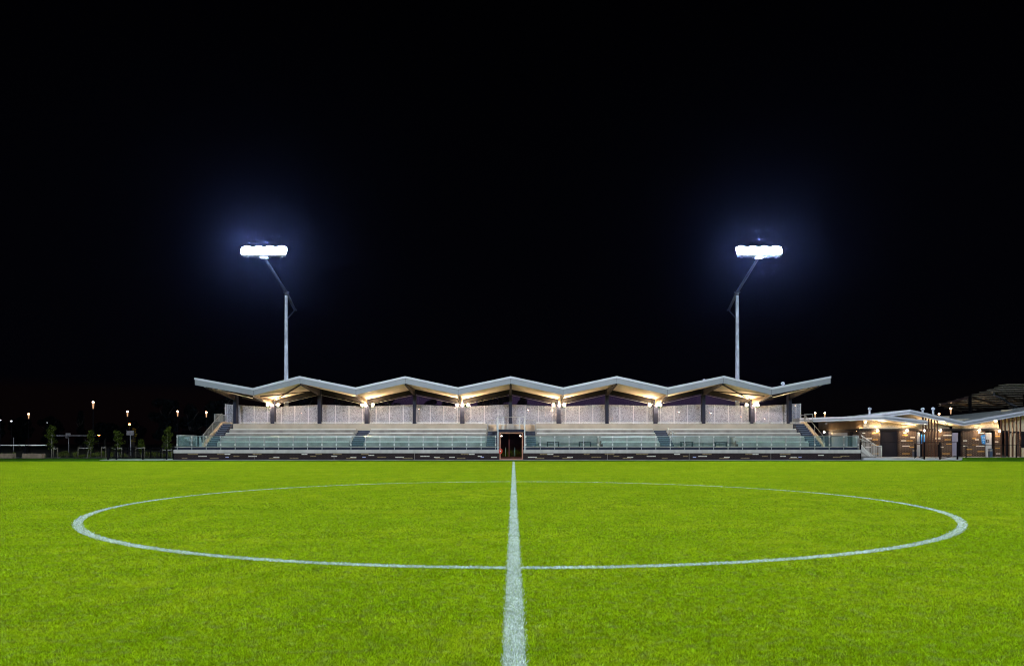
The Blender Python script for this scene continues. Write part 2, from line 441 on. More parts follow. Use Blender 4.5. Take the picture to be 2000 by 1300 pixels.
# ------------------------------------------------------------------ aprons, slabs and paths
YF = 60.9
apr = [(X(195, 59.6), 59.55), (X(1872, 60), 59.55), (X(1872, 61), 61.2), (X(1680, 60.9), 66), (X(1677, 60.9), YF + .4), (X(340, YF), YF + .4), (X(340, YF), 63.2), (X(212, 62.6), 62.4)]
b = MB(); b.prism([(x, y, -.2) for x, y in apr], (0, 0, .215)); tag(b.build('paved_apron', 'paving'), kind='structure')
b = MB(); b.box(X(1682, 62), X(1874, 62), 61.6, 75, -.2, .16); b.box(X(1874, 62) + .003, 78, 64.7, 75, -.2, .158)
tag(b.build('terrace_slab', 'paving'), kind='structure')
b = MB(); b.box(-75, X(205, 70), 69.6, 71.3, -.1, .02); tag(b.build('path', 'paving'), kind='structure')
b = MB(); b.box(-80, -29.4, 66.2, 69.4, -.1, .0); b.box(-80, -29.4, 71.5, 80, -.1, .03); tag(b.build('garden_bed', 'earth'), kind='structure')

# ------------------------------------------------------------------ grandstand
gs = empty('grandstand', (-.2, 64, 0), 'long low grandstand with a zigzag folded roof, dark brick base and concrete seating tiers', 'grandstand')
ORG[gs.name] = Vector((-.2, 64, 0))
GX0, GX1 = X(340, YF), X(1680, YF)
DX0, DX1 = X(975.7, YF), X(1021.4, YF)
ZB, ZC, ZD, ZP = .57, .86, 1.06, 1.13
# brick plinth with picked out courses
b = MB()
b.box(GX0, DX0, YF, YF + .3, 0, ZB); b.box(DX1, GX1, YF, YF + .3, 0, ZB)
b.box(GX0, GX0 + .3, YF + .3, 70, 0, ZB); b.box(GX1 - .3, GX1, YF + .3, 70, 0, ZB)
whites = [(387, 404, 849.8), (438.6, 450, 885.8), (485, 502, 889.8), (534, 545.6, 892), (589, 600.4, 885.8), (647, 658.6, 890), (684.4, 696, 892), (719.6, 731, 887.8), (772, 789, 892), (821, 839, 890), (847.6, 859, 892), (877, 888.5, 892), (915.6, 927, 885.8), (933, 941, 889.8), (959, 971, 892),
          (1031, 1048.6, 892), (1069, 1080.8, 885.8), (1107.6, 1119.2, 892), (1225, 1236.8, 892), (1263, 1280.8, 890), (1316.4, 1328.4, 885.8), (1363.6, 1381, 889.8), (1414, 1425.6, 892), (1469.6, 1481.6, 885.8), (1523.6, 1535, 889.8), (1544, 1556, 892), (1597.4, 1609, 887.8)]
whites[0] = (387, 404, 889.8)
tans = [(366.4, 387, 887), (424, 438.4, 887.6), (409.6, 427, 894), (456, 467.6, 889.8), (493.6, 511, 887.6), (525, 546, 894.3), (565.6, 583, 894), (606, 617.6, 889.8), (616, 629, 885.8), (650, 667.6, 887.6), (676, 696, 894.3),
        (705, 720, 885.8), (737, 754.4, 892), (786.4, 806, 894), (850.4, 868, 894), (892, 909, 894), (900, 915, 887), (1045.4, 1063, 894), (1054.4, 1069, 887), (1080.8, 1092.4, 889.8), (1098.4, 1116, 894), (1140, 1151.6, 885.8), (1155, 1174.4, 893), (1181, 1200, 885.8), (1198.4, 1209.6, 889.8), (1216, 1233, 894), (1242, 1266, 887.6), (1292.4, 1304, 894),
        (1334, 1344, 889.8), (1372, 1390, 887.6), (1405, 1423.6, 894.3), (1446.4, 1464, 894), (1455.6, 1469, 887.2), (1488, 1499.6, 889.8), (1523, 1544, 887.2), (1541, 1559.6, 894.3), (1627, 1644, 891.8), (1641.6, 1659, 889.6), (355, 366, 894)]
for lst, mi in ((whites, 1), (tans, 2)):
    for x0, x1, y in lst:
        zc = Z(y, YF); k = round((zc - .043) / .086); z0 = k * .086 + .010
        if k < 0: z0 = .01
        nb = max(1, round((X(x1, YF) - X(x0, YF)) / .24)); L = (X(x1, YF) - X(x0, YF)) / nb
        for i in range(nb): b.box(X(x0, YF) + i * L + .006, X(x0, YF) + (i + 1) * L - .006, YF - .004, YF + .05, z0, z0 + .070, mi)
for x in (443.6, 711, 942, 1356.4, 1562.4):                  # small lilac vent grilles
    b.box(X(x - 3.2, YF), X(x + 3.2, YF), YF - .006, YF + .05, .185, .265, 3)
for x in (496.6, 652.5, 809.6, 1186.4, 1346, 1505.6):       # control joints
    b.box(X(x, YF) - .012, X(x, YF) + .012, YF - .003, YF + .05, 0.02, ZB - .01, 4)
b.build('brick_base', ['brick_dark', 'cream_brick', 'tan_brick', 'blue_vent', 'concrete'], gs)
b = MB()
for a, c in ((GX0 - .03, DX0 - .05), (DX1 + .05, GX1 + .03)):
    b.box(a, c, YF - .04, YF + .5, ZB + .002, ZC)
b.build('concrete_band', 'concrete_pale', gs)
b = MB()
for a, c in ((GX0, DX0 - .05), (DX1 + .05, GX1)):
    b.box(a, c, YF + .18, YF + .5, ZC + .002, ZD)
    b.box(a, c, YF + .10, 62.7, ZD + .002, ZP, 1)
b.build('platform', ['navy_steel', 'concrete'], gs)
# terraces
TY = [62.7, 63.6, 64.5, 65.4]; TZ = [1.50, 1.92, 2.28, 2.64]; ZT = 3.22; YT = 66.3
SEC = [(-26.1, -14.4), (-13.2, -2.4), (2.0, 12.9), (14.1, 26.0)]
ACC = {2: 7.6, 3: 19.6}                                      # level bays without the two front rows
b = MB()
for k, (x0, x1) in enumerate(SEC):
    for r in range(4):
        xa = x0
        if k in ACC and r < 2: xa = ACC[k]
        b.box(xa, x1, TY[r], TY[r + 1] - .002 if r < 3 else YT - .002, ZD, TZ[r])
    if k in ACC: b.box(x0, ACC[k] - .002, 62.7 + .002, 64.5 - .002, ZD, ZP - .002)
b.build('seating_terrace', 'concrete', gs)
b = MB()
for x0, x1 in ((-27.0, -2.45), (2.05, 27.0)): b.box(x0, x1, YT, 71, ZD, ZT)
b.box(-2.448, 2.048, 68.2, 71, ZD, ZT)
b.build('upper_concourse', 'concrete_warm', gs)
# landing over the tunnel
b = MB(); b.box(-1.45, 1.0, YF + .25, YT + 1.9, 2.53, 2.60); b.box(-2.44, -1.452, 65.6, YT + 1.9, 2.50, 2.60); b.box(1.002, 2.04, 65.6, YT + 1.9, 2.50, 2.60)
b.build('landing', 'concrete', gs)
b = MB(); b.box(X(990, 66.6), X(1003.4, 66.6), 66.2, 67.0, 2.602, Z(827.6, 66.6)); b.box(-1.2, .72, 67.2, 67.9, 2.602, 3.05); b.build('column_plinth', 'concrete_pale', gs)
b = MB(); b.box(DX0 - .1, DX1 + .1, YF - .02, YF + .22, 2.39, 2.60); b.build('lintel', 'navy_steel', gs)
b = MB()                                                    # tunnel side walls and ceiling
b.box(DX0 - .25, DX0 - .07, YF + .31, 66, ZC, 2.38); b.box(DX1 + .07, DX1 + .25, YF + .31, 66, ZC, 2.38)
b.box(DX0 - .07, DX0 - .002, YF + .31, 66, 0, 2.36); b.box(DX1 + .002, DX1 + .07, YF + .31, 66, 0, 2.36)
b.box(DX0, DX1, YF + .1, 66, 2.362, 2.38); b.box(DX0, DX1, 65.9, 66, 0.1, 2.36)
b.box(DX0, DX1, YF + .1, 65.9, .0, .09)
b.build('passage', 'passage', gs)
# stairs: each aisle its own part
def aisle(x0, x1, z1, y0, nstep, sub=None):
    b = MB(); rise = (z1 - ZP) / nstep; go = (YT - .02 - y0) / nstep
    for i in range(nstep):
        b.box(x0 + .003, x1 - .003, y0 + i * go, YT - .004, ZP + i * rise if i else ZP - .05, ZP + (i + 1) * rise, 0)
        b.box(x0 + .004, x1 - .004, y0 + i * go - .004, y0 + i * go + .04, ZP + (i + 1) * rise - .028, ZP + (i + 1) * rise + .003, 1)
    return b.build('stair', ['tread', 'nosing'], gs)
aisle(-14.4, -13.2, 2.60, 62.55, 8); aisle(-2.4, -1.46, 2.50, 62.55, 8); aisle(1.01, 2.0, 2.50, 62.55, 8); aisle(12.9, 14.1, 2.60, 62.55, 8)
aisle(-26.95, -26.1, ZT - .02, 62.4, 11); aisle(26.0, 26.95, ZT - .02, 62.4, 11)
# end parapets
for s in (-1, 1):
    x0 = s * 27.0 + (-.0)
    b = MB(); b.prism([(x0, 62.1, ZD), (x0, 62.1, 1.42), (x0, 66.1, 3.40), (x0, 71, 3.40), (x0, 71, ZD)], (s * .18, 0, 0))
    b.build('side_wall', 'concrete_warm', gs)
b = MB(); b.box(GX0 + .3, -27.2, 62.702, 66.6, ZC, ZD + .02); b.build('side_platform', 'concrete', gs); MB().box(27.2, GX1 - .3, 62.702, 66.6, ZC, ZD + .02).build('side_platform', 'concrete', gs)
# roof -------------------------------------------------------------
YR0, YR1 = 61.1, 70.6
FR = [(381, 737.3), (495, 757.8), (586, 734.3), (695.3, 756.5), (791.8, 734.6), (895, 756.4), (997.5, 734.7), (1099.8, 756.6), (1204.6, 734.3), (1303.6, 756.4), (1412.8, 733.8), (1506.5, 756.6), (1622, 734.3)]
cols_px = [461, 534, 625, 717, 810, 903, 997, 1091, 1185, 1280, 1373, 1468, 1541]
front = [(X(x, YR0), Z(y, YR0)) for x, y in FR]
YC = 67.5
colX = [X(x, YC) for x in cols_px]
# fold lines run straight from each front corner over the matching column
backX = []
for i, (fx, fz) in enumerate(front):
    t = (YR1 - YR0) / (YC - YR0)
    if i in (0, 12): backX.append(fx)
    else: backX.append(fx + (colX[i] - fx) * t)
FH = .50
def roofpt(i, t, dz=0):                                      # i: fold index (float), t: 0 front .. 1 back
    k = min(int(i), 11); u = i - k
    fx = front[k][0] * (1 - u) + front[k + 1][0] * u; bxx = backX[k] * (1 - u) + backX[k + 1] * u
    z = front[k][1] * (1 - u) + front[k + 1][1] * u
    return Vector((fx * (1 - t) + bxx * t, YR0 * (1 - t) + YR1 * t, z + dz))
b = MB()
for k in range(12):
    a, c, d, e = roofpt(k, 0, -.05), roofpt(k + 1, 0, -.05), roofpt(k + 1, 1, -.05), roofpt(k, 1, -.05)
    b.face([a, c, d, e])
    a2, c2, d2, e2 = (p + Vector((0, 0, -.12)) for p in (a, c, d, e))
    b.face([a2, e2, d2, c2]); b.face([e, d, d2, e2])
b.face([roofpt(0, 0, -.05), roofpt(0, 1, -.05), roofpt(0, 1, -.17), roofpt(0, 0, -.17)])
b.face([roofpt(12, 0, -.05), roofpt(12, 0, -.17), roofpt(12, 1, -.17), roofpt(12, 1, -.05)])
roof = b.build('roof', 'corrugated', gs)
def strip(name, y0, y1, zt, zb, mat, parent=gs):
    b = MB()
    for k in range(12):
        (xa, za), (xb, zb_) = front[k], front[k + 1]
        p = [(xa, y0, za + zt), (xb, y0, zb_ + zt), (xb, y0, zb_ + zb), (xa, y0, za + zb)]
        qd = [(x, y1, z) for x, y, z in p]
        b.face([p[0], p[3], p[2], p[1]]); b.face([qd[0], qd[1], qd[2], qd[3]]); b.face([p[0], p[1], qd[1], qd[0]]); b.face([p[3], qd[3], qd[2], p[2]])
        if k == 0: b.face([p[0], qd[0], qd[3], p[3]])
        if k == 11: b.face([p[1], p[2], qd[2], qd[1]])
    return b.build(name, mat, parent)
strip('gutter', YR0 - .16, YR0 + .10, 0, -.17, 'flashing')
strip('fascia', YR0 - .02, YR0 + .06, -.172, -.62, 'roof_metal')
for i, (fx, fz) in enumerate(front[1:-1]):
    MB().box(fx - .010, fx + .010, YR0 - .028, YR0 - .021, fz - .60, fz - .18).build('fascia_joint', 'dark_steel', gs)
b = MB()
SD = -.60
for k in range(12):
    a, c, d, e = roofpt(k, .008, SD), roofpt(k + 1, .008, SD), roofpt(k + 1, .70, SD), roofpt(k, .70, SD)
    b.face([a, e, d, c], 1 if k in (0, 11) else 0);  # end bays: darker soffit copy, the shade there put into its colour
    up = Vector((0, 0, .04)); b.face([a + up, c + up, d + up, e + up]); b.face([e, e + up, d + up, d])
b.build('soffit', ['soffit', 'soffit_shaded'], gs)
# side bargeboards
for k in (0, 12):
    s = -1 if k == 0 else 1
    a, c = roofpt(k, 0, 0), roofpt(k, 1, 0)
    b = MB(); b.prism([a + Vector((0, .11, -.02)), c + Vector((0, 0, -.02)), c + Vector((0, 0, -.45)), a + Vector((0, .11, -.60))], (s * .06, 0, 0)); b.build('bargeboard', 'flashing', gs)
# zigzag beam on the column line
b = MB()
tb = (YC - YR0) / (YR1 - YR0)
for k in range(12):
    a, c = roofpt(k, tb, SD - .02), roofpt(k + 1, tb, SD - .02)
    if k == 0: a = roofpt(.35, tb, SD - .02)
    if k == 11: c = roofpt(11.65, tb, SD - .02)
    b.prism([a, c, c + Vector((0, 0, -.42)), a + Vector((0, 0, -.42))], (0, .24, 0))
b.build('ridge_beam', 'dark_steel', gs)
b = MB()
for k in range(1, 11):
    a, c = roofpt(k, tb, SD - .50), roofpt(k + 1, tb, SD - .50)
    b.tube(a + Vector((0, -.06, -.06)), c + Vector((0, -.06, -.06)), .022, n=6)
b.build('conduit', 'rail_dull', gs)
# columns and rafters
for i, cx in enumerate(colX):
    topz = roofpt(i, tb).z + SD - .1
    if i in (0, 12):
        u = .35 if i == 0 else 11.65
        p = roofpt(u, tb)
        topz = roofpt(.3 if i == 0 else 11.7, tb).z + SD - .1
    zb = ZT if i != 6 else 2.6
    b = MB(); w = .15 if i % 2 == 0 else .19
    b.box(cx - w, cx + w, YC - .32, YC - .29, zb, topz); b.box(cx - w, cx + w, YC + .21, YC + .24, zb, topz); b.box(cx - w * .9, cx + w * .9, YC - .29, YC + .21, zb, topz - .002)
    b.box(cx - w - .06, cx + w + .06, YC - .38, YC + .3, zb, zb + .03)
    b.build('column', 'navy_steel', gs)
    # tapered rafter cantilevering to the fascia
    if i == 0: fxp, ft = X(404, YR0 + .2), roofpt(.2, 0).z
    elif i == 12: fxp, ft = X(1598, YR0 + .2), roofpt(11.8, 0).z
    else: fxp, ft = front[i][0], front[i][1]
    zt0 = ft + SD - .012; zt1 = topz + .09
    if i in (0, 12): zt1 = topz + .05; 
    dirx = Vector((fxp - cx, YR0 + .12 - YC, 0)).normalized(); nrm = Vector((-dirx.y, dirx.x, 0)) * .07
    A = Vector((fxp, YR0 + .12, zt0)); B = Vector((cx, YC - .05, zt1))
    poly = [A, B, B + Vector((0, 0, -.62)), A + Vector((0, 0, -.10))]
    b = MB(); b.prism([p - nrm for p in poly], nrm * 2)
    b.bar(A + Vector((0, 0, -.10)), B + Vector((0, 0, -.63)), .20, .03)
    b.build('rafter', 'dark_steel' if i % 2 == 0 else 'panel_bronze', gs)  # valley rafters get a lighter tone that stands in for lamp light on them
# X bracing under the outer bays
for (pa, pb) in (((2, 0.02), (1, .66)), ((1.08, .10), (1.92, .62)), ((10, 0.02), (11, .66)), ((10.92, .10), (10.08, .62))):
    b = MB(); b.bar(roofpt(pa[0], pa[1], SD - .12), roofpt(pb[0], pb[1], SD - .16), .09, .10); b.build('brace', 'dark_steel', gs)
# purlins / roof stays at the tips
for k, u in ((0, .25), (11, .75)):
    b = MB()
    for du in (-.12, .12):
        b.tube(roofpt(k + u + du, .03, SD - .05), roofpt(k + (.62 if k == 0 else .38), .6, SD - .25), .03, n=6)
    b.build('stay', 'rail_dull', gs)
# perforated screens
YS = 69.0
pitch_px = 26.45
def screentop(px):
    xx = [434, 534, 625, 717, 810, 903, 997, 1091, 1185, 1280, 1373, 1468, 1568]
    yy = [788.5, 795, 789.4, 793.6, 789.4, 794, 789, 794, 789.2, 793.5, 789, 793, 787.5]
    return float(np.interp(px, xx, yy))
edges = [440.3] + [1025.6 + pitch_px * k for k in range(-22, 21)] + [1563.5]
edges = [e for e in edges if 440 <= e <= 1564]
scr = MB(); scr.box(X(440, YS), X(1563.8, YS), YS - .03, YS + .03, ZT, ZT + .05)
scr = scr.build('screen_frame', 'rail', gs)
for a, c in zip(edges[:-1], edges[1:]):
    if c - a < 3: continue
    if 470.2 > a > 455: a = 470
    za, zc = Z(screentop(a), YS), Z(screentop(c), YS)
    b = MB(); b.face([(X(a, YS) + .02, YS, ZT + .052), (X(c, YS) - .02, YS, ZT + .052), (X(c, YS) - .02, YS, zc), (X(a, YS) + .02, YS, za)])
    p = b.build('screen_panel', 'perforated', scr)
for e in edges: MB().box(X(e, YS) - .032, X(e, YS) + .032, YS - .05, YS + .028, ZT + .051, Z(screentop(e), YS)).build('mullion', 'flashing', scr)
b = MB()
for i in range(1, 11):                                      # clerestory glazing above the screens
    for a in (0,):
        x0, x1 = colX[i] + .2, colX[i + 1] - .2
        if i in (1, 10): continue
        z0, z1 = Z(screentop(cols_px[i] + 4), YS), Z(screentop(cols_px[i + 1] - 4), YS)
        t0, t1 = roofpt(i, tb).z + SD - .35, roofpt(i + 1, tb).z + SD - .35
        b.face([(x0, YS, z0 + .03), (x1, YS, z1 + .03), (x1, YS, t1), (x0, YS, t0)])
b.build('clerestory_glazing', 'clerestory', gs)
# entrance: orange timber frame, glazed doors, pull handles, ceiling lights
b = MB(); zf1 = Z(844.2, YF); zf0 = .03
b.box(DX0 + .003, DX0 + .085, YF - .05, YF + .28, zf0, zf1); b.box(DX1 - .085, DX1 - .003, YF - .05, YF + .28, zf0, zf1)
b.box(DX0 + .086, DX1 - .086, YF - .05, YF + .28, zf1 - .08, zf1); b.box(DX0 + .086, DX1 - .086, YF - .05, YF + .28, zf0, zf0 + .07)
b.build('door_frame', 'timber_frame', gs)
ym = 63.6; xm = X(994.5, ym)
for x0, x1, hx in ((DX0, xm - .01, X(987.5, ym)), (xm + .01, DX1, X(1005.5, ym))):
    b = MB(); b.box(x0 + .06, x1 - .06, ym + .01, ym + .02, .2, 2.3, 1)
    b.box(x0, x0 + .06, ym, ym + .05, .09, 2.36); b.box(x1 - .06, x1, ym, ym + .05, .09, 2.36); b.box(x0 + .06, x1 - .06, ym, ym + .05, .09, .2); b.box(x0 + .06, x1 - .06, ym, ym + .05, 2.3, 2.36)
    d = b.build('door', ['passage', 'door_glass'], gs)
    b = MB(); b.tube((hx, ym - .09, .28), (hx, ym - .09, 1.05), .025, n=8); b.tube((hx, ym - .09, .4), (hx, ym, .4), .015, n=6); b.tube((hx, ym - .09, .95), (hx, ym, .95), .015, n=6)
    b.build('handle', 'rail', d)
for px in (979.6, 1016.2):
    b = MB(); c = P(px, 850.8, 62.0); b.ball(c, .07, .07, .03); o = b.build('ceiling_light', 'passage_lens', gs)
hr = empty('hose_reel', (P(977.6, 880, YF)[0], YF, .5), 'round red hose reel hung on the left jamb of the tunnel entrance', 'hose reel')
b = MB(); c = P(977.8, 880.5, YF)
for i in range(20):
    a0, a1 = 2 * math.pi * i / 20, 2 * math.pi * (i + 1) / 20
    b.tube((c.x + .11 * math.cos(a0), YF - .12, c.z + .19 * math.sin(a0)), (c.x + .11 * math.cos(a1), YF - .12, c.z + .19 * math.sin(a1)), .05, n=7, caps=False)
b.build('hose', 'red_paint', hr)
b = MB(); b.tube((c.x, YF - .16, c.z), (c.x, YF - .045, c.z), .05, n=10); b.build('hub', 'white_paint', hr)
# roof vents
def roof_vent(loc, h, r, label, group='vents on the roofs'):
    e = empty('roof_vent', loc, label, 'roof vent', group)
    x, y, z = loc
    MB().tube((x, y, z), (x, y, z + h), r * .6, n=12).build('pipe', 'galvanised', e)
    b = MB(); b.ball((x, y, z + h + r * .5), r, r, r * .95, nu=18)
    for i in range(18):
        a = 2 * math.pi * i / 18; b.bar((x + r * 1.0 * math.cos(a), y + r * 1.0 * math.sin(a), z + h + r * .1), (x + r * .9 * math.cos(a + .25), y + r * .9 * math.sin(a + .25), z + h + r * .95), .02, .05)
    b.build('turbine', 'galvanised', e)
p = P(1529, 752, 63); roof_vent((p.x, 63, p.z - .25), .32, .16, 'round turbine vent alone on the grandstand roof near its right end')
for i, (px, py) in enumerate(((624, 744), (1375, 743))):
    p = P(px, py, 63.5)
    e = empty('roof_cowl', (p.x, 63.5, p.z), 'small pale cap just showing over the %s slope of the grandstand roof' % ('left' if i == 0 else 'right'), 'roof cowl', 'caps on the grandstand roof')
    b = MB(); b.tube((p.x, 63.5, p.z - .35), (p.x, 63.5, p.z + .05), .06, n=8); b.ball((p.x, 63.5, p.z + .08), .12, .12, .06); b.build('cowl', 'flashing', e)

# ------------------------------------------------------------------ benches on the tiers
def bench(x0, x1, y, z, label, legs=True):
    e = empty('bench', ((x0 + x1) / 2, y, z - .14), label, 'bench', 'long pale benches on the seating tiers')
    b = MB(); b.box(x0 + .12, x1 - .12, y - .22, y + .12, z - .045, z + .022); b.build('seat', 'alloy', e)
    n = max(2, int((x1 - x0) / 1.6))
    for i in range(n + 1):
        x = x0 + .3 + (x1 - x0 - .6) * i / n
        b = MB(); b.prism([(x - .03, y - .16, z - .047), (x - .03, y + .10, z - .047), (x - .03, y + .10, z - .12), (x - .03, y + .02, z - .16), (x - .03, y - .04, z - .12)], (.06, 0, 0)); b.build('bracket', 'rail_dull', e)
secn = ['left end section', 'section left of the tunnel', 'section right of the tunnel', 'right end section']
rown = ['front', 'second', 'third', 'fourth', 'top']
for k, (x0, x1) in enumerate(SEC):
    for r in range(4):
        xa = x0
        if k in ACC and r < 2: xa = ACC[k] + .1
        zb = TZ[r] + (.03, .05, .02, .03)[r]
        bench(xa, x1, TY[r] + .08, zb + .03, 'long pale metal bench on the %s row of the %s' % (rown[r], secn[k]))
# top benches run between columns
tops = [(470, 527), (536, 619), (628, 711), (722, 805), (815, 898), (908, 948), (1047, 1087), (1097, 1182), (1190, 1276), (1285, 1371), (1379, 1465), (1473, 1536), (1544, 1564)]
for i, (a, c) in enumerate(tops):
    x0, x1 = X(a, YT) - .1, X(c, YT) + .1
    tn = ['over the left stair', 'between the second and third columns', 'between the third and fourth columns', 'between the fourth and fifth columns', 'between the fifth and sixth columns', 'just left of the tunnel landing', 'just right of the tunnel landing', 'between the eighth and ninth columns', 'between the ninth and tenth columns', 'between the tenth and eleventh columns', 'between the eleventh and twelfth columns', 'between the last two columns', 'right of the last column'][i]
    bench(x0, x1, YT + .12, ZT + .12, 'pale metal bench on the top wall %s' % tn)
# black benches in the level bays
for i, px in enumerate((1080, 1142.5, 1341, 1408)):
    Yb = 63.2; xc = X(px, Yb); zt = Z(862.2, Yb)
    e = empty('picnic_bench', (xc, Yb, ZP), 'short black bench in the level bays, %s of four counted from the tunnel' % ['first', 'second', 'third', 'last'][i], 'bench', 'black benches in the level bays')
    MB().box(xc - .55, xc + .55, Yb - .18, Yb + .18, zt - .09, zt).build('seat', 'black_steel', e)
    for s in (-1, 1):
        MB().box(xc + s * .5 - .04, xc + s * .5 + .04, Yb - .15, Yb + .15, ZP, zt - .092).build('leg', 'black_steel', e)
for i, (a, c) in enumerate(((1052, 1172), (1310, 1436))):
    Yb = 63.6
    e = empty('bar_rail', (X(a, Yb), Yb, ZP), 'thin dark rail along the level bay %s' % ('beside the tunnel' if i == 0 else 'in the right end section'), 'handrail', 'dark rails in the level bays')
    MB().tube((X(a, Yb), Yb, Z(864.3, Yb)), (X(c, Yb), Yb, Z(864.3, Yb)), .025, n=6).build('rail', 'black_steel', e)
    b = MB()
    for px in np.linspace(a, c, 5): b.tube((X(px, Yb), Yb, ZP), (X(px, Yb), Yb, Z(864.3, Yb)), .02, n=6)
    b.build('post', 'black_steel', e)
    e = empty('partition', (X(c + 1, 62.8), 62.8, ZP), 'little upright timber partition closing the level bay %s' % ('beside the tunnel' if i == 0 else 'in the right end section'), 'partition', 'timber partitions in the tiers')
    b = MB(); b.box(X(c, 62.7), X(c + 5, 62.7), 62.6, 62.68, ZP, ZP + .22); b.box(X(c, 62.7), X(c + 1.4, 62.7), 62.6, 62.68, ZP + .222, ZP + .5); b.build('board', 'timber', e)

# ------------------------------------------------------------------ glass balustrade along the front
def balustrade(px0, px1, n, label):
    Yb = YF + .06
    e = empty('balustrade', (X((px0 + px1) / 2, Yb), Yb, .9), label, 'balustrade', 'glass balustrades along the front of the grandstand')
    zt, zr, zg0 = Z(849.6, Yb), Z(851.3, Yb), ZP + .02
    xs = [X(px0 + (px1 - px0) * i / (n - 1), Yb) for i in range(n)]
    for i, x in enumerate(xs):
        b = MB(); b.box(x - .022, x + .022, Yb - .03, Yb + .03, ZC + .02, zt)
        b.box(x - .055, x + .055, Yb - .055, Yb - .032, Z(853.2, Yb), Z(851.4, Yb), 1); b.box(x - .055, x + .055, Yb - .055, Yb - .032, Z(868.8, Yb), Z(867, Yb), 1)
        b.build('post', ['rail_dull', 'alloy'], e)
    for a, c in zip(xs[:-1], xs[1:]):
        b = MB(); b.box(a + .05, c - .05, Yb - .006, Yb + .006, zg0 - .02, zr - .03); b.build('glass_pane', 'glass', e)
    b = MB(); b.tube((xs[0], Yb + .0, zr), (xs[-1], Yb + .0, zr), .026, n=8); b.build('handrail', 'rail', e)
    return e
balustrade(346.4, 968, 23, 'glass balustrade with steel posts running left of the tunnel entrance')
balustrade(1027, 1676, 24, 'glass balustrade with steel posts running right of the tunnel entrance')

# picket railings
def picket_rail(pts, h, label, mat='rail', step=.12, name='railing', group='steel railings of the grandstand', pr=.011, bottom=.08, skip_pick=False):
    pts = [Vector(p) for p in pts]
    e = empty(name, pts[0], label, 'railing', group)
    up = Vector((0, 0, h)); lo = Vector((0, 0, bottom))
    b = MB(); c = MB()
    for a, d in zip(pts[:-1], pts[1:]):
        b.tube(a + up, d + up, .026, n=8); b.tube(a + lo, d + lo, .018, n=6)
        if not skip_pick:
            n = max(1, int((d - a).length / step))
            for i in range(1, n): q_ = a.lerp(d, i / n); c.tube(q_ + lo, q_ + up, pr, n=5, caps=False)
    b.build('top_rail', mat, e)
    if not skip_pick: c.build('baluster', mat, e)
    for p_ in pts: MB().box(p_.x - .028, p_.x + .028, p_.y - .028, p_.y + .028, p_.z, p_.z + h + .01).build('post', mat, e)
    return e
for s, w_ in ((-1, 'left'), (1, 'right')):
    xs = s * 27.09
    picket_rail([(xs, 62.15, 1.35), (xs, 64.1, 2.40), (xs, 66.1, 3.36)], .62 if s > 0 else .80, 'sloping picket railing on the %s end parapet of the grandstand' % w_, 'rail_dull', skip_pick=(s > 0))
    picket_rail([(xs + s * .0, 66.3, 3.40), (xs + s * .75, 66.3, 3.40), (xs + s * .75, 70, 3.40)], .72, 'short railing at the head of the %s end stair' % w_, 'rail_dull', skip_pick=(s > 0))
    picket_rail([(s * 27.6, 68.4, ZT), (s * 26.6, 67.8, ZT - .0)], 1.0 if s < 0 else .95, 'short dull railing in front of the %s end screen panel' % w_, 'rail_dull', skip_pick=True)
picket_rail([(-1.42, YF + .3, 2.6), (-.9, YF + .3, 2.6), (.5, YF + .3, 2.6), (.98, YF + .3, 2.6)], 1.05, 'steel railing on the landing directly over the tunnel entrance', 'rail', skip_pick=True)
picket_rail([(-1.42, YF + .34, 2.6), (-1.42, 65.9, 2.6)], 1.0, 'railing on the left side of the landing over the tunnel', 'rail_dull', step=.4)
picket_rail([(.98, YF + .34, 2.6), (.98, 65.9, 2.6)], 1.0, 'railing on the right side of the landing over the tunnel', 'rail_dull', step=.4)
picket_rail([(-2.42, 66.32, 2.6), (-1.5, 66.32, 2.6)], .95, 'picket railing at the top of the aisle just left of the tunnel', 'rail_dull', step=.11, pr=.014)
picket_rail([(1.05, 66.32, 2.6), (2.02, 66.32, 2.6)], .95, 'picket railing at the top of the aisle just right of the tunnel', 'rail_dull', step=.11, pr=.014)
for s, px in ((-1, 972.6), (1, 1025)):
    x = X(px, YF)
    e = empty('guard_post', (x, YF + .15, ZC), 'tall pale steel post just %s of the tunnel opening' % ('left' if s < 0 else 'right'), 'post', 'posts flanking the tunnel')
    b = MB(); b.box(x - .035, x + .035, YF + .02, YF + .09, ZC + .002, Z(815.6, YF)); b.box(x - .06, x + .06, YF + .0, YF + .11, ZC + .003, ZC + .03); b.build('shaft', 'rail', e)
# handrail in the right aisle
picket_rail([(14.2, 62.6, 1.5), (14.2, 63.4, 1.9)], .55, 'small handrail beside the foot of the right aisle', 'rail_dull', skip_pick=True)
picket_rail([(14.15, 65.3, 2.3), (14.35, 64.3, 1.95)], .5, 'bright bent handrail high beside the right aisle', 'rail', skip_pick=True)
# left end rails behind the glass
picket_rail([(GX0 + .12, YF + .3, ZP), (GX0 + .12, 65, ZP)], .98, 'picket railing closing the left end of the front platform', 'rail', step=.14)
picket_rail([(GX0 + 1.1, 63.4, ZP), (-27.7, 63.4, .3)], .95, 'picket railing of the side stair behind the glass at the left end', 'rail', step=.13)
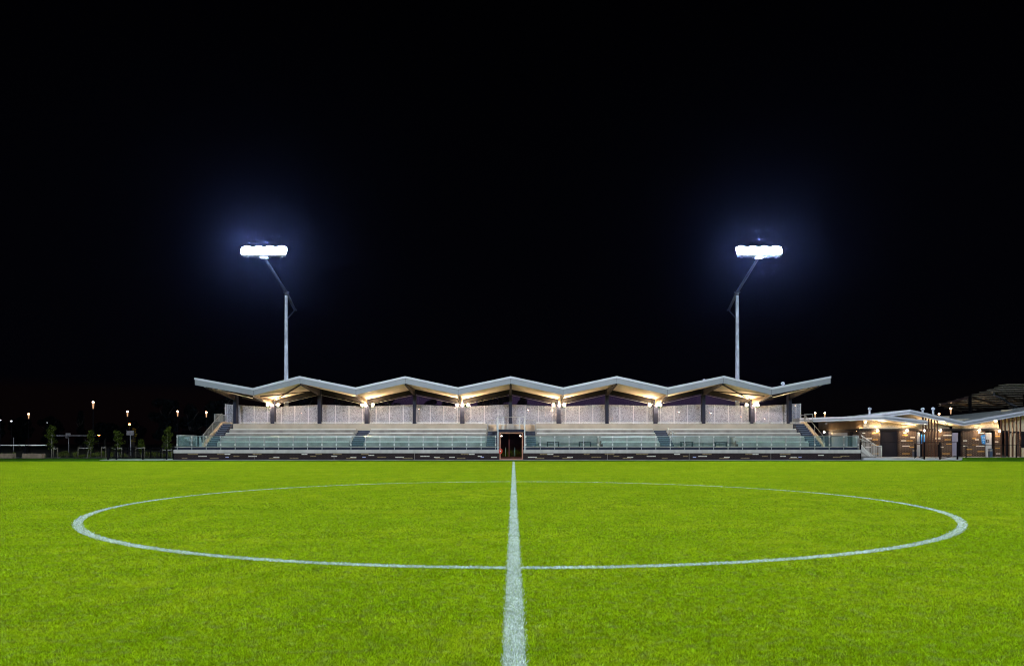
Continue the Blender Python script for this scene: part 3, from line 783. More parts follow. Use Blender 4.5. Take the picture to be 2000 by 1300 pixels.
# right side stair down from the platform
xs0, xs1 = X(1681, 61.6), X(1722, 61.6)
e = empty('side_stair', (xs0, 62, .16), 'pale concrete stair with steel railings stepping down from the right end of the grandstand', 'stair')
b = MB(); n = 6
for i in range(n):
    xa = xs0 + (xs1 - .5 - xs0) * i / n; xb = xs0 + (xs1 - .5 - xs0) * (i + 1) / n; zt = ZP - (ZP - .18) * (i + 1) / n + .1
    b.box(xa, xb - .002, 61.62, 63.0, .162, zt)
b.build('steps', 'concrete', e)
b = MB(); b.prism([(xs0, 61.5, ZP + .12), (xs0, 61.5, ZP - .42), (X(1700, 61.5), 61.5, .18), (X(1708, 61.5), 61.5, .18), (X(1707, 61.5), 61.5, .30)], (0, .11, 0)); b.build('stringer', 'concrete_pale', e)
for y_, m_ in ((61.46, 'alloy'), (63.05, 'rail')):
    b = MB(); pa, pb, pc = Vector((xs0, y_, ZP + .95)), Vector((X(1713, y_), y_, 1.18)), Vector((X(1722, y_), y_, 1.18))
    b.tube(pa, pb, .028, n=8); b.tube(pb, pc, .028, n=8); b.tube(pc, (pc.x, y_, .2), .028, n=8); b.tube((X(1700, y_), y_, .26), (pc.x, y_, .26), .018, n=6); b.tube(pa + Vector((0, 0, -.8)), (X(1700, y_), y_, .26), .018, n=6)
    for i in range(1, 17):
        t = i / 17; x = xs0 + (pc.x - xs0) * t
        zt_ = np.interp(x, [xs0, pb.x, pc.x], [pa.z, 1.18, 1.18]); zb_ = np.interp(x, [xs0, X(1700, y_), pc.x], [ZP + .15, .26, .26])
        b.tube((x, y_, zb_), (x, y_, zt_), .011, n=5, caps=False)
    b.build('railing', m_, e)

# ------------------------------------------------------------------ warm spotlights on the valley columns
colname = {1: 'second', 3: 'fourth', 5: 'sixth', 7: 'eighth', 9: 'tenth', 11: 'twelfth'}
trio = {1: (523, 530.5, 543), 3: (707, 714.5, 728), 5: (893, 903, 914), 7: (1081, 1092.5, 1102), 9: (1269, 1282.5, 1290), 11: (1458, 1473, 1480)}
proto = None
for ci, pxs in trio.items():
    for j, px in enumerate(pxs):
        Yl = YC - .55
        loc = Vector((X(px, Yl), Yl, Z(790.3, Yl)))
        lab = 'small warm floodlight, %s of three on the %s column of the grandstand' % (['leftmost', 'middle one', 'rightmost'][j], colname[ci])
        if proto is None:
            proto = e = empty('column_floodlight', loc, lab, 'floodlight', 'warm floodlights on the grandstand columns')
            x, y, z = loc
            b = MB(); b.tube((x, y + .02, z - .02), (x, y + .16, z - .05), .085, .06, n=12); b.build('housing', 'dark_steel', e)
            MB().ball((x, y, z), .105, .06, .105).build('lens', 'spot_lens', e)
            MB().bar((x, y + .14, z - .02), (x, y + .5, z + .02), .04, .04).build('bracket', 'dark_steel', e)
        else: copy_tree(proto, loc, label=lab)

# ------------------------------------------------------------------ pitch floodlight masts
XM = [X(559, 75), X(1440, 75)]
mast = empty('floodlight_mast', (XM[0], 75, 0), 'tall grey floodlight mast rising behind the left part of the grandstand roof', 'floodlight mast', 'floodlight masts')
mx = XM[0]
zt = Z(572, 75)
b = MB(); b.tube((mx, 75, 0), (mx, 75, zt), .27, .15, n=20); b.build('pole', 'galvanised', mast)
b = MB(); b.tube((mx, 75, zt), (mx, 75, zt + .12), .30, n=16); b.tube((mx, 75, zt - .3), (mx, 75, zt), .17, n=12); b.build('collar', 'mast_arm', mast)
hd = Vector((mx, 68.5, Z(503, 68.5))); tp = Vector((mx, 75, zt + .1)); tl = Vector((mx, 78, Z(605, 78)))
b = MB(); b.tube(tl, tp, .13, .15, n=10); b.tube(tp, hd, .15, .11, n=10); b.build('arm', 'mast_arm', mast)
b = MB(); b.tube(tl, (mx, 75.1, Z(624, 75)), .06, n=8); b.box(tl.x - .15, tl.x + .15, tl.y - .15, tl.y + .15, tl.z - .08, tl.z + .08); b.build('strut', 'mast_arm', mast)
b = MB(); b.bar((mx - 2.05, 68.45, hd.z + .15), (mx + 2.05, 68.45, hd.z + .15), .12, .12); b.box(mx - .35, mx + .35, 68.2, 68.6, hd.z - .12, hd.z + .02)
b.build('crossarm', 'flashing', mast)
for i in range(4):
    cx = mx + (-1.64 + i * 1.09); cz = Z(490, 68.5)
    rot = Matrix.Rotation(R(-24), 4, 'X')
    def tr_(p): return rot @ Vector(p) + Vector((cx, 68.3, cz))
    b = MB(); k = len(b.v)
    b.box(-.52, .52, .04, .24, -.46, .46); b.box(-.1, .1, .24, .4, -.6, .1)
    b.v = [tuple(tr_(v)) for v in b.v]
    f = b.build('lamp_housing', 'mast_arm', mast)
    b = MB()
    pts = []
    for a in range(28):
        t = 2 * math.pi * a / 28; c_, s_ = math.cos(t), math.sin(t)
        pts.append((.52 * math.copysign(abs(c_) ** .8, c_), .03, .43 * math.copysign(abs(s_) ** .8, s_)))
    b.prism([tr_(p) for p in pts], rot.to_3x3() @ Vector((0, -.06, 0)))
    b.build('lens', 'flood_lens', f)
copy_tree(mast, (XM[1], 75, 0), label='tall grey floodlight mast rising behind the right part of the grandstand roof')
# the far touchline's pair of masts, behind the camera, that light the face of the stand
copy_tree(mast, (XM[0], -41, 0), R(180), label='floodlight mast behind the photographer on the left')
copy_tree(mast, (XM[1], -41, 0), R(180), label='floodlight mast behind the photographer on the right')

# ------------------------------------------------------------------ street lamps
lamp0 = None
lamps = [(182, 785, 78, 'tall park lamp beside the young tree, its dark pole seen down to the shrubs'), (56, 808, 108, 'park lamp at the far left above the white rail'), (249, 803, 100, 'park lamp above the square backboard'),
         (347, 803, 100, 'park lamp in the dark just left of the grandstand glass'), (403, 805, 104, 'park lamp nearest the left roof tip of the grandstand'),
         (589, 807, 105, 'park lamp showing through the screen between the second and third columns'), (819, 798, 92, 'park lamp showing through the screen just right of the fifth column'), (890, 797, 88, 'park lamp showing through the screen just left of the sixth column'),
         (1032, 800, 92, 'upper left of three park lamps showing through the screen right of the tunnel'), (1046, 811, 112, 'lowest of three park lamps showing through the screen right of the tunnel'), (1065, 801, 95, 'upper right of three park lamps showing through the screen right of the tunnel'),
         (1196, 812, 115, 'park lamp showing through the screen just right of the ninth column'), (1326, 804, 100, 'park lamp showing through the screen left of the eleventh column'), (1388, 806, 104, 'park lamp showing through the screen right of the eleventh column'),
         (1448, 813, 118, 'faint park lamp showing through the screen left of the twelfth column'), (1494, 818, 135, 'lowest park lamp showing through the screen right of the twelfth column'), (1553, 792, 86, 'park lamp showing through the last screen panel on the right'),
         (1592, 806, 103, 'left one of two park lamps over the low roof beside the grandstand'), (1611, 806, 103.5, 'right one of two park lamps over the low roof beside the grandstand'), (1834, 808, 105, 'park lamp behind the valley of the clubhouse roof'), (1857, 797, 90, 'park lamp under the tip of the slatted canopy')]
for px, py, Y_, lab in lamps:
    loc = P(px, py, Y_); h = loc.z
    if lamp0 is None:
        lamp0 = e = empty('street_lamp', (loc.x, loc.y, 0), lab, 'street lamp', 'park lamps'); h0 = h
        x, y = loc.x, loc.y
        b = MB(); b.tube((x, y, 0), (x, y, h - .75), .09, .055, n=10); b.tube((x, y, 0), (x, y, .5), .12, n=10); b.build('pole', 'black_steel', e)
        MB().tube((x, y, h - .72), (x, y, h - .06), .05, .12, n=14).build('diffuser', 'street_cone', e)
        MB().ball((x, y, h), .11, .11, .07).build('bulb', 'street_lens', e)
        MB().tube((x, y, h + .12), (x, y, h + .16), .15, .07, n=14).build('cap', 'dark_steel', e)
    else:
        c = copy_tree(lamp0, (loc.x, loc.y, 0), label=lab); c.scale = (1, 1, 1); c.location.z = h - h0
        if h - h0 > .001: pass
for i, (px, py, Y_, mat, lab) in enumerate(((22, 822, 150, 'white_lens', 'small white lamp low over the trees at the far left'), (253, 828, 120, 'sodium_lens', 'orange street lamp glowing above the square backboard'), (193, 849.5, 140, 'sodium_lens', 'dim flat orange lamp beside the tall park lamp'), (92, 825, 160, 'white_lens', 'faint white lamp over the first young tree'), (1, 820, 150, 'white_lens', 'white lamp at the very left edge of the photo'))):
    p = P(px, py, Y_); e = empty('distant_lamp', (p.x, p.y, 0), lab, 'street lamp', 'lamps of the street beyond the park')
    MB().tube((p.x, p.y, 0), (p.x, p.y, p.z - .1), .09, .06, n=8).build('pole', 'dark_steel', e)
    r = (.17, .14, .10, .06, .12)[i]
    b = MB(); b.ball(p, r * (2.2 if i == 2 else 1.1), r, r * (.4 if i == 2 else .8)); b.build('bulb', mat, e)

# ------------------------------------------------------------------ clubhouse on the right
ch = empty('clubhouse', (X(1800, 66), 66, .16), 'long brown brick clubhouse with folded white edged roofs and lit eaves beside the grandstand', 'building')
YW = 66.0; ZG = .16
def wz(py, Y=YW): return Z(py, Y)
zbm0, zbm1 = wz(841), wz(836.8)
walls = [(1677, 1719.6), (1755.4, 1790), (1807, 1859.6), (1880, 1924.4), (1943, 1955)]
acc = [(1684, 1690, 845, 1), (1717, 1727, 846.5, 1), (1704, 1716, 845, 2), (1692, 1703, 855.5, 1), (1704, 1715, 857.5, 2), (1690, 1701, 873.4, 1), (1702, 1716, 867.6, 2), (1704, 1717, 884.4, 2), (1778, 1787, 854, 1), (1760, 1770, 859.3, 1), (1762, 1773, 850, 2), (1770, 1783, 860.8, 2), (1762, 1777, 871.7, 1), (1776, 1786, 873.7, 2), (1762, 1777, 885.5, 2), (1765, 1770, 844.8, 1),
       (1842, 1859, 848.6, 1), (1845, 1857, 857.7, 2), (1825, 1837, 855.5, 1), (1848, 1859, 867, 2), (1832, 1843, 873.8, 1), (1840, 1855, 884.6, 2), (1881, 1889, 859.2, 1), (1904, 1912, 857.8, 1), (1898, 1906, 856, 2), (1910, 1922, 845.5, 1), (1881, 1889, 870, 1), (1906, 1923, 870, 1), (1887, 1899, 877, 2), (1909, 1923, 882, 2), (1888, 1898, 887.6, 2), (1944, 1954, 852, 2), (1943, 1950, 862.9, 1), (1944, 1953, 875, 2), (1945, 1955, 885.4, 1), (1898, 1912, 868, 2)]
b = MB()
for a, c in walls: b.box(X(a, YW), X(c, YW), YW, YW + .3, ZG, zbm0 - .002)
for a, c, y, mi in acc:
    a = min(a, c - 2)
    zc = wz(y); k = round((zc - .05) / .10); z0 = k * .10 + .012
    nb = max(1, round((X(c, YW) - X(a, YW)) / .3)); L = (X(c, YW) - X(a, YW)) / nb
    hit = [w for w in walls if w[0] - .5 <= a and c <= w[1] + .8]
    if not hit: continue
    for i in range(nb): b.box(X(a, YW) + i * L + .007, X(a, YW) + (i + 1) * L - .007, YW - .004, YW + .04, z0, z0 + .08, mi)
# receding west wall
A0, A1 = Vector((X(1677, YW), YW, 0)), Vector((X(1597, 75), 75, 0))
b.prism([(X(1677, YW), YW + .002, ZG), (X(1677, YW), YW + .002, 2.52), (X(1597, 75), 75, 2.9), (X(1597, 75), 75, ZG)], (.25, .25, 0))
b.build('wall', ['brick_brown', 'cream_brick', 'yellow_brick'], ch)
# dark core behind the openings and return walls
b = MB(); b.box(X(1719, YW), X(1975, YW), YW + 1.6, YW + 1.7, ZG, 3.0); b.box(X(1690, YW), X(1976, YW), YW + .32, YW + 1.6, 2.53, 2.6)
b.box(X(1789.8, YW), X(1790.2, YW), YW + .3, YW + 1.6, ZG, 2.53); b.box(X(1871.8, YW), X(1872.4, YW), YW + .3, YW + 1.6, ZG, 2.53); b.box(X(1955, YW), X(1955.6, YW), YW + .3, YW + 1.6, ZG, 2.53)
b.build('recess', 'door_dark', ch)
b = MB(); b.prism([(X(1676, YW), YW - .14, zbm0), (X(1956, YW), YW - .14, zbm0), (X(1956, YW), YW - .14, zbm1), (X(1676, YW), YW - .14, zbm1)], (0, .3, 0))
b.prism([(X(1676, YW), YW - .12, zbm0), (X(1676, YW), YW - .12, zbm1), (X(1597, 75), 74.9, Z(841, 75) + .02), (X(1597, 75), 74.9, Z(844, 75))], (.15, .15, 0))
b.build('beam', 'dark_steel', ch)
# translucent upper band
b = MB()
b.box(X(1686, YW), X(1789, YW), YW - .02, YW + .1, zbm1 + .002, wz(815)); b.box(X(1789.2, YW), X(1861, YW), YW + .5, YW + .6, zbm1, wz(812))
b.box(X(1861.2, YW), X(1936, YW), YW - .02, YW + .1, zbm1 + .002, wz(818))
b.prism([(X(1936.2, YW), YW - .02, zbm1 + .002), (X(1952, YW), YW - .02, zbm1 + .002), (X(1946, YW), YW - .02, wz(815)), (X(1936.2, YW), YW - .02, wz(815))], (0, .12, 0))
b.build('upper_panel', 'panel_warm', ch)
b = MB(); b.prism([(X(1685.8, YW), YW - .04, zbm1 + .002), (X(1685.8, YW), YW - .04, wz(815)), (X(1597, 75), 74.8, Z(818, 75)), (X(1597, 75), 74.8, Z(841, 75) + .03)], (.1, .1, 0)); b.build('side_panel', 'panel_bronze', ch)
b = MB(); b.box(X(1955.5, 68), X(2080, 68), 67.8, 68, wz(842, 68), wz(800, 68)); b.build('porch_panel', 'panel_beige', ch)
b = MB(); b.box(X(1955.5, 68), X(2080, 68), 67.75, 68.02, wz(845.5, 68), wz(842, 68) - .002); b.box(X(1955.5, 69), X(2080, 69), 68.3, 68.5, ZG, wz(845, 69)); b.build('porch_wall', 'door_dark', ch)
b = MB(); b.box(X(1985, 68), X(1993, 68), 67.9, 68.2, ZG, wz(846, 68)); b.box(X(1993, 68), X(2080, 68), 68.1, 68.29, ZG, wz(876, 68), 0); b.build('pier', 'brick_brown', ch)
b = MB(); b.box(X(1995, 67.6), X(2060, 67.6), 67.5, 67.7, ZG, wz(874, 67.6)); b.build('counter', 'panel_beige', ch)
# doors
def door(x0, x1, y0, mat, Y_=YW + .25, ribs=False):
    b = MB(); b.box(X(x0, Y_), X(x1, Y_), Y_, Y_ + .06, ZG, wz(y0, Y_))
    if ribs:
        n = 14
        for i in range(n): z = ZG + (wz(y0, Y_) - ZG) * (i + .5) / n; b.box(X(x0, Y_) + .02, X(x1, Y_) - .02, Y_ - .012, Y_ - .001, z - .06, z + .06)
    d = b.build('door', mat, ch)
    if not ribs: MB().tube((X(x1, Y_) - .1, Y_ - .06, 1.15), (X(x1, Y_) - .1, Y_, 1.15), .03, n=8).build('handle', 'rail', d)
    return d
door(1720, 1755, 842.5, 'door_dark', ribs=True)
door(1791.5, 1797, 844, 'door_pale'); door(1860, 1871, 844.5, 'door_lilac', YW + .06); door(1925, 1936.6, 844.5, 'door_pale', YW + .02)
door(1971, 1975.8, 845, 'panel_beige', 67.9); door(1978, 1983.5, 845, 'panel_beige', 67.9)
# pale doors in the slanting west wall
def slant(px0, px1, py0, py1, off, mat, name):
    dirv = Vector((A1.x - A0.x, A1.y - A0.y, 0)).normalized(); nrm = Vector((dirv.y, -dirv.x, 0))
    if nrm.x > 0: nrm = -nrm
    def hit(px, py):
        kx = (px - CX) / F                                   # line X = kx*Y meets the wall line
        t = (A0.x - kx * A0.y) / (kx * dirv.y - dirv.x); q_ = A0 + dirv * t
        return Vector((q_.x, q_.y, Z(py, q_.y)))
    a, c = hit(px0, py0), hit(px1, py0); a2, c2 = hit(px0, py1), hit(px1, py1)
    for v in (a2, c2): v.z = max(v.z, ZG)
    b = MB(); b.prism([p_ + nrm * (off - .07) for p_ in (a, c, c2, a2)], nrm * .07)
    return b.build(name, mat, ch)
slant(1626, 1655.5, 844.5, 892, .09, 'door_pale', 'door'); slant(1667, 1675, 849, 892, .09, 'door_pale', 'door'); slant(1661, 1666.8, 843, 892, .07, 'door_dark', 'downpipe'); slant(1600, 1625, 843, 892, .06, 'tread', 'door')
# roofs: lower front roof, upper folded roof, rear plane
YE = 63.6
def edge_roof(pts, depth, hgt, name, soff=True):
    """pts: (px, py_top, Y) along the eave; makes roof slab, fascia and soffit running back by depth"""
    tops = [P(px, py, Y_) for px, py, Y_ in pts]
    b = MB()
    for a, c in zip(tops[:-1], tops[1:]):
        dz = Vector((0, 0, -.10)); back = Vector((0, depth, 0))
        b.face([a, c, c + back, a + back])
        b.face([a + back, c + back, c + back + dz, a + back + dz])
        b.face([a + dz * .5, a + back + dz * .5, c + back + dz * .5, c + dz * .5])
    for a, s_ in ((tops[0], 1), (tops[-1], -1)):
        b.prism([a + Vector((0, .1, -.003)), a + Vector((0, depth, -.003)), a + Vector((0, depth, -hgt)), a + Vector((0, .1, -hgt))], (s_ * .05, 0, 0))
    rf = b.build(name, 'corrugated', ch)
    b = MB()
    for a, c in zip(tops[:-1], tops[1:]):
        for z0, z1, yy, mi in ((.01, -hgt * .42, -.12, 0), (-hgt * .42 - .002, -hgt * .72, -.02, 1), (-hgt * .72 - .002, -hgt, -.09, 0)):
            b.prism([a + Vector((0, yy, z0)), c + Vector((0, yy, z0)), c + Vector((0, yy, z1)), a + Vector((0, yy, z1))], (0, .10 - yy, 0), mi)
    f = b.build('fascia', ['flashing', 'roof_metal'], rf)
    if soff:
        b = MB()
        for a, c in zip(tops[:-1], tops[1:]):
            z = Vector((0, 0, -hgt + .03)); y0 = Vector((0, .1, 0)); y1 = Vector((0, depth * .85, 0))
            b.face([a + z + y0, a + z + y1, c + z + y1, c + z + y0])
        b.build('soffit', 'soffit', rf)
    return rf
edge_roof([(1562, 816.2, 67.0), (1725, 811, YE), (1811, 821.2, YE)], 4.5, .37, 'roof')
edge_roof([(1660, 814.5, 66.2), (1776.6, 799.6, 64.4), (1881.5, 823, 64.4), (2000, 802, 64.4), (2090, 786, 64.4)], 5.0, .40, 'roof')
b = MB(); a0, a1, a2 = P(1846, 814.5, 66), P(1881.5, 823.3, 64.6), P(2090, 787, 64.6)
b.face([a1 + Vector((0, .2, .0)), a2 + Vector((0, .2, .0)), P(2090, 784, 76), P(1995, 799.6, 76), P(1843, 812.4, 76)])
b.build('rear_roof', 'corrugated', ch)
for i, (px, py0, py1, lab) in enumerate(((1698.5, 811, 799.5, 'round turbine vent on the long left slope of the clubhouse roof'), (1802, 806, 800, 'shorter left one of the two turbine vents right of the clubhouse ridge'), (1822.5, 810, 799.5, 'right one of the two turbine vents right of the clubhouse ridge'))):
    Yv = 66.5; p = P(px, py0, Yv); roof_vent((p.x, Yv, p.z - .25), Z(py1, Yv) - p.z + .25, .15, lab)
# timber battens
def batten_screen(px0, px1, n, pyt0, pyt1, Y_, label):
    e = empty('batten_screen', (X((px0 + px1) / 2, Y_), Y_, ZG), label, 'screen', 'brown timber batten screens of the clubhouse')
    for i in range(n):
        px = px0 + (px1 - px0) * i / (n - 1); x = X(px, Y_); zt_ = Z(pyt0 + (pyt1 - pyt0) * i / (n - 1), Y_)
        MB().box(x - .055, x + .055, Y_ - .035, Y_ + .035, ZG, zt_).build('batten', 'timber', e)
    return e
batten_screen(1802.5, 1830.5, 6, 811, 816.5, 64.75, 'brown upright timber battens in front of the clubhouse recess, under the roof ridge')
batten_screen(1955.5, 1993, 6, 815, 808.5, 64.75, 'brown upright timber battens at the right edge under the rising roof')
# wall lights and eave downlights
wl0 = None
for i, (px, py, Y_, wh) in enumerate(((1714, 840.3, YW - .3, 'left of the dark roller door'), (1772, 840.3, YW - .3, 'right of the dark roller door'), (1805, 840.5, YW - .3, 'behind the middle battens'), (1837, 840.3, YW - .3, 'right of the middle battens'), (1913, 840.2, YW - .3, 'above the blue H sign'), (1952, 841, YW - .3, 'at the last pier before the right battens'), (1675, 840, 66.6, 'at the corner of the slanting wall'), (1610, 843, 72.2, 'deep on the slanting wall beside the grandstand'))):
    p = P(px, py, Y_); lab = 'warm wall light on the clubhouse beam, ' + wh
    if wl0 is None:
        wl0 = e = empty('wall_light', p, lab, 'wall light', 'warm wall lights of the clubhouse')
        MB().ball(p, .10, .06, .085).build('lens', 'wall_lens', e); MB().tube(p + Vector((0, .03, 0)), p + Vector((0, .16, 0)), .07, n=10).build('base', 'dark_steel', e)
    else:
        c = copy_tree(wl0, p, label=lab)
        if i == 7: c.scale = (.7, .7, .7)
for i, (px, py, Y_, wh) in enumerate(((1722, 826, 65.2, 'at the bend of the lower roof'), (1775, 829, 65.2, 'near the end of the lower roof'), (1690, 826, 66.0, 'over the corner of the wall'), (1614, 826, 70.6, 'over the bronze panel beside the grandstand'), (1845, 827, 65.6, 'left of the roof valley'), (1815, 822, 66.0, 'behind the middle battens'), (1912, 827, 65.5, 'right of the roof valley'), (1945, 824, 65.9, 'beside the right battens'), (1985, 822, 66.3, 'behind the right battens'), (1570, 828, 69, 'at the end of the roof next to the grandstand'))):
    p = P(px, py, Y_)
    e = empty('eave_light', p, 'small uplight under the clubhouse eave, ' + wh, 'eave light', 'uplights under the clubhouse eaves')
    b = MB(); b.tube(p + Vector((0, 0, -.09)), p + Vector((0, 0, .03)), .09, n=12, caps=False); b.tube(p + Vector((0, 0, -.10)), p + Vector((0, 0, -.09)), .09, n=12); b.bar(p + Vector((0, 0, -.04)), p + Vector((0, .5, -.04)), .03, .03); b.build('housing', 'flashing', e)
    MB().tube(p + Vector((0, 0, -.06)), p + Vector((0, 0, -.045)), .075, .07, n=12).build('lens', 'soffit_lens', e)
# blue H sign and room plates
def mesh_text(txt, size, loc, mat, parent, name='lettering'):
    cu = bpy.data.curves.new(name, 'FONT'); cu.body = txt; cu.size = size; cu.extrude = .004; cu.align_x = 'CENTER'; cu.align_y = 'CENTER'
    o = bpy.data.objects.new(name + '_src', cu); C.objects.link(o)
    dg = bpy.context.evaluated_depsgraph_get(); me = bpy.data.meshes.new_from_object(o.evaluated_get(dg)); bpy.data.objects.remove(o)
    me.materials.clear(); me.materials.append(M[mat])
    me.transform(Matrix.Translation(Vector(loc) - ORG[parent.name]) @ Matrix.Rotation(R(90), 4, 'X'))
    t = bpy.data.objects.new(name, me); C.objects.link(t); t.parent = parent; ORG[t.name] = ORG[parent.name]
    return t
Ysn = YW - .08
sg = empty('sign', P(1920, 859, Ysn), 'slanted blue sign with a white H on the brick wall beside the white door', 'sign', 'blue signs of the clubhouse')
b = MB(); b.prism([P(1916, 850, Ysn), P(1924.2, 848.5, Ysn), P(1924.2, 867, Ysn), P(1918.4, 866, Ysn)], (0, .04, 0)); b.build('board', 'sign_blue', sg)
mesh_text('H', .30, P(1921, 854.2, Ysn) + Vector((0, -.006, 0)), 'white_paint', sg)
b = MB(); q_ = P(1921, 859, Ysn); b.box(q_.x - .11, q_.x + .11, Ysn - .006, Ysn - .002, q_.z - .012, q_.z + .012); b.build('rule', 'white_paint', sg)
mesh_text('E', .15, P(1921.2, 863, Ysn) + Vector((0, -.006, 0)), 'white_paint', sg)
sg2 = empty('sign', P(1803, 856, YW - .1), 'tall blue sign half hidden behind the middle timber battens', 'sign', 'blue signs of the clubhouse')
b = MB(); b.prism([P(1799, 848, YW), P(1807.5, 848, YW), P(1806.5, 866, YW), P(1800, 866, YW)], (0, .04, 0)); b.build('board', 'sign_blue', sg2)
Yp = YW - .0
sp2 = empty('door_plate', P(1929, 861, Yp), 'small dark framed plate on the white clubhouse door', 'sign')
b = MB(); b.box(X(1926.2, Yp), X(1931.8, Yp), Yp - .01, Yp + .015, Z(863.6, Yp), Z(857.8, Yp)); b.build('plate', 'dark_steel', sp2)
b = MB(); b.box(X(1927.4, Yp), X(1930.6, Yp), Yp - .016, Yp - .0101, Z(862.4, Yp), Z(859.0, Yp)); b.build('symbol', 'concrete', sp2)
# bins
for i, (px0, px1, pyt, lab) in enumerate(((1931.4, 1937, 875.8, 'dark slim bin with a grey head in front of the white clubhouse door'), (1783.4, 1789, 876.5, 'dark slim bin against the brick left of the middle battens'))):
    Yb = 64.9; x0, x1 = X(px0, Yb), X(px1, Yb); zt_ = Z(pyt, Yb)
    e = empty('litter_bin', ((x0 + x1) / 2, Yb, ZG), lab, 'bin', 'slim bins at the clubhouse')
    b = MB(); b.box(x0, x1, Yb - .13, Yb + .13, ZG, zt_ - .22); b.box(x0 - .01, x1 + .01, Yb - .14, Yb + .14, zt_ - .06, zt_); b.build('body', 'bin_blue', e)
    MB().box(x0 + .02, x1 - .02, Yb - .12, Yb + .12, zt_ - .219, zt_ - .061).build('hood', 'concrete', e)

# ------------------------------------------------------------------ slatted canopy behind the clubhouse
HC = 6.6
cn = empty('canopy', (X(1895, 78), 78, 0), 'dark slatted shade canopy lit from below behind the clubhouse roof', 'canopy')
def cd(py): return (HC - EYE) * F / (HY - py)
lo = lambda py: float(np.interp(py, [750, 757, 764, 773, 782, 789, 796, 801.5], [1962, 1950, 1926, 1897, 1866, 1836, 1854, 1878]))
hi = lambda py: 2100 if py < 792 else float(np.interp(py, [792, 797, 801.5], [1998, 1960, 1884]))
for py in np.linspace(752, 801, 12):
    Y_ = cd(py); a, c = lo(py), hi(py); hw = .42 * (cd(py + 2.4) - Y_)
    MB().box(X(a, Y_), X(c, Y_), Y_ - hw, Y_ + hw, HC, HC + .06).build('slat', 'slat', cn)
for (p0, p1) in (((1895, 773), (1966, 794)), ((1938, 764.5), (2040, 793)), ((1836, 788), (1878, 801)), ((1862, 783), (1925, 798)), ((1895, 772.5), (1836, 788.5))):
    q0, q1 = P(p0[0], p0[1], cd(p0[1])), P(p1[0], p1[1], cd(p1[1])); MB().bar(q0 + Vector((0, 0, -.14)), q1 + Vector((0, 0, -.14)), .12, .22).build('beam', 'panel_bronze', cn)
for px, py in ((1894.6, 772.5), (2002, 762), (1860, 797)):
    Y_ = cd(py) if px < 2000 else 76; x = X(px, Y_); MB().box(x - .11, x + .11, Y_ - .11, Y_ + .11, 0, HC - .01).build('post', 'black_steel', cn)
q0, q1 = P(1941, 769, cd(764)), P(2000, 803.5, 76)
MB().bar(q0 + Vector((0, 0, -.0)), q1, .14, .2).build('strut', 'mast_arm', cn)
e = empty('canopy_light', (X(1915, 92), 92, 3.3), 'hidden warm lamp under the slatted canopy', 'lamp')
b = MB(); b.tube((X(1915, 92), 92, 0), (X(1915, 92), 92, 3.3), .05, n=8); b.build('pole', 'dark_steel', e)
MB().ball((X(1915, 92), 92, 3.36), .12, .12, .06).build('bulb', 'wall_lens', e)

# ------------------------------------------------------------------ fences
def rail_fence(pts, h, posts, label, mat='black_steel', rails=(1.0, .12), r=.025, pw=.035, pick=0, name='fence', group='black metal fences around the pitch', topmat=None):
    pts = [Vector(p) for p in pts]; e = empty(name, pts[0], label, 'fence', group)
    L = [0]
    for a, c in zip(pts[:-1], pts[1:]): L.append(L[-1] + (c - a).length)
    def at(t):
        s = t * L[-1]
        for i in range(len(pts) - 1):
            if s <= L[i + 1] + 1e-6: return pts[i].lerp(pts[i + 1], (s - L[i]) / max(1e-6, L[i + 1] - L[i]))
        return pts[-1]
    for k, rr in enumerate(rails):
        b = MB()
        for a, c in zip(pts[:-1], pts[1:]): b.tube(a + Vector((0, 0, h * rr)), c + Vector((0, 0, h * rr)), r * (1.6 if (k == 0 and topmat) else 1), n=7)
        b.build('rail', topmat if (k == 0 and topmat) else mat, e)
    for t in posts:
        p_ = at(t); MB().box(p_.x - pw, p_.x + pw, p_.y - pw, p_.y + pw, p_.z, p_.z + h + .02).build('post', mat, e)
    if pick:
        b = MB(); n = int(L[-1] / pick)
        for i in range(1, n): p_ = at(i / n); b.tube(p_ + Vector((0, 0, h * rails[-1])), p_ + Vector((0, 0, h * rails[0])), .009, n=4, caps=False)
        b.build('picket', mat, e)
    return e
Yq = 61.9
def gp(px, Y_, z=.02): return (X(px, Y_), Y_, z)
rail_fence([gp(211, 60.6), gp(228, 60.6), gp(276, 61.2), gp(325, 60.9), gp(339, 61)], .95, [0, .13, .5, .9, 1], 'low black fence with a gate between the pale apron and the young trees', rails=(.78, .14), pw=.05, pick=.45)
rail_fence([gp(214, 66), gp(258, 67.5), gp(338, 67.5)], .98, [0, .2, .35, .5, .64, .8, 1], 'second black fence behind the gate, in front of the shrubs', rails=(.95, .12), pick=1.1)
rail_fence([gp(-8, 69.3), gp(50, 69.3), gp(102, 69.3), gp(153, 69.3), gp(211, 69.3)], .95, [0, .25, .5, .74, 1], 'thin dark fence with wide spaced posts along the left path', rails=(.12, .05), pw=.03)
rail_fence([gp(-60, 68.2), gp(91, 68.2)], Z(869, 68.2) - .02, [.0, .4, .73], 'fence with a broad white top rail at the left edge', rails=(1, .1), pw=.05, r=.03, topmat='alloy', group='pale topped rails')
fr = rail_fence([gp(1680, 61.4), gp(1805, 61.4), gp(1836, 61.4, .02), gp(1870, 61.4)], 1.50, [0.003, .66, .82, 1], 'black fence with tall posts and a gate before the clubhouse slab', rails=(.98, .16), pw=.05)
for a, c in ((1788, 1805), (1838, 1869)):
    b = MB(); b.tube(gp(a, 61.5, .32 if a == 1788 else .10), gp(c, 61.5, .10 if a == 1788 else .34), .025, n=6); 
    for px in ((1786,) if a == 1788 else (1828, 1838.5)): b.tube(gp(px, 61.5, .1), gp(px, 61.5, 1.4), .025, n=6)
    b.build('gate', 'black_steel', fr)
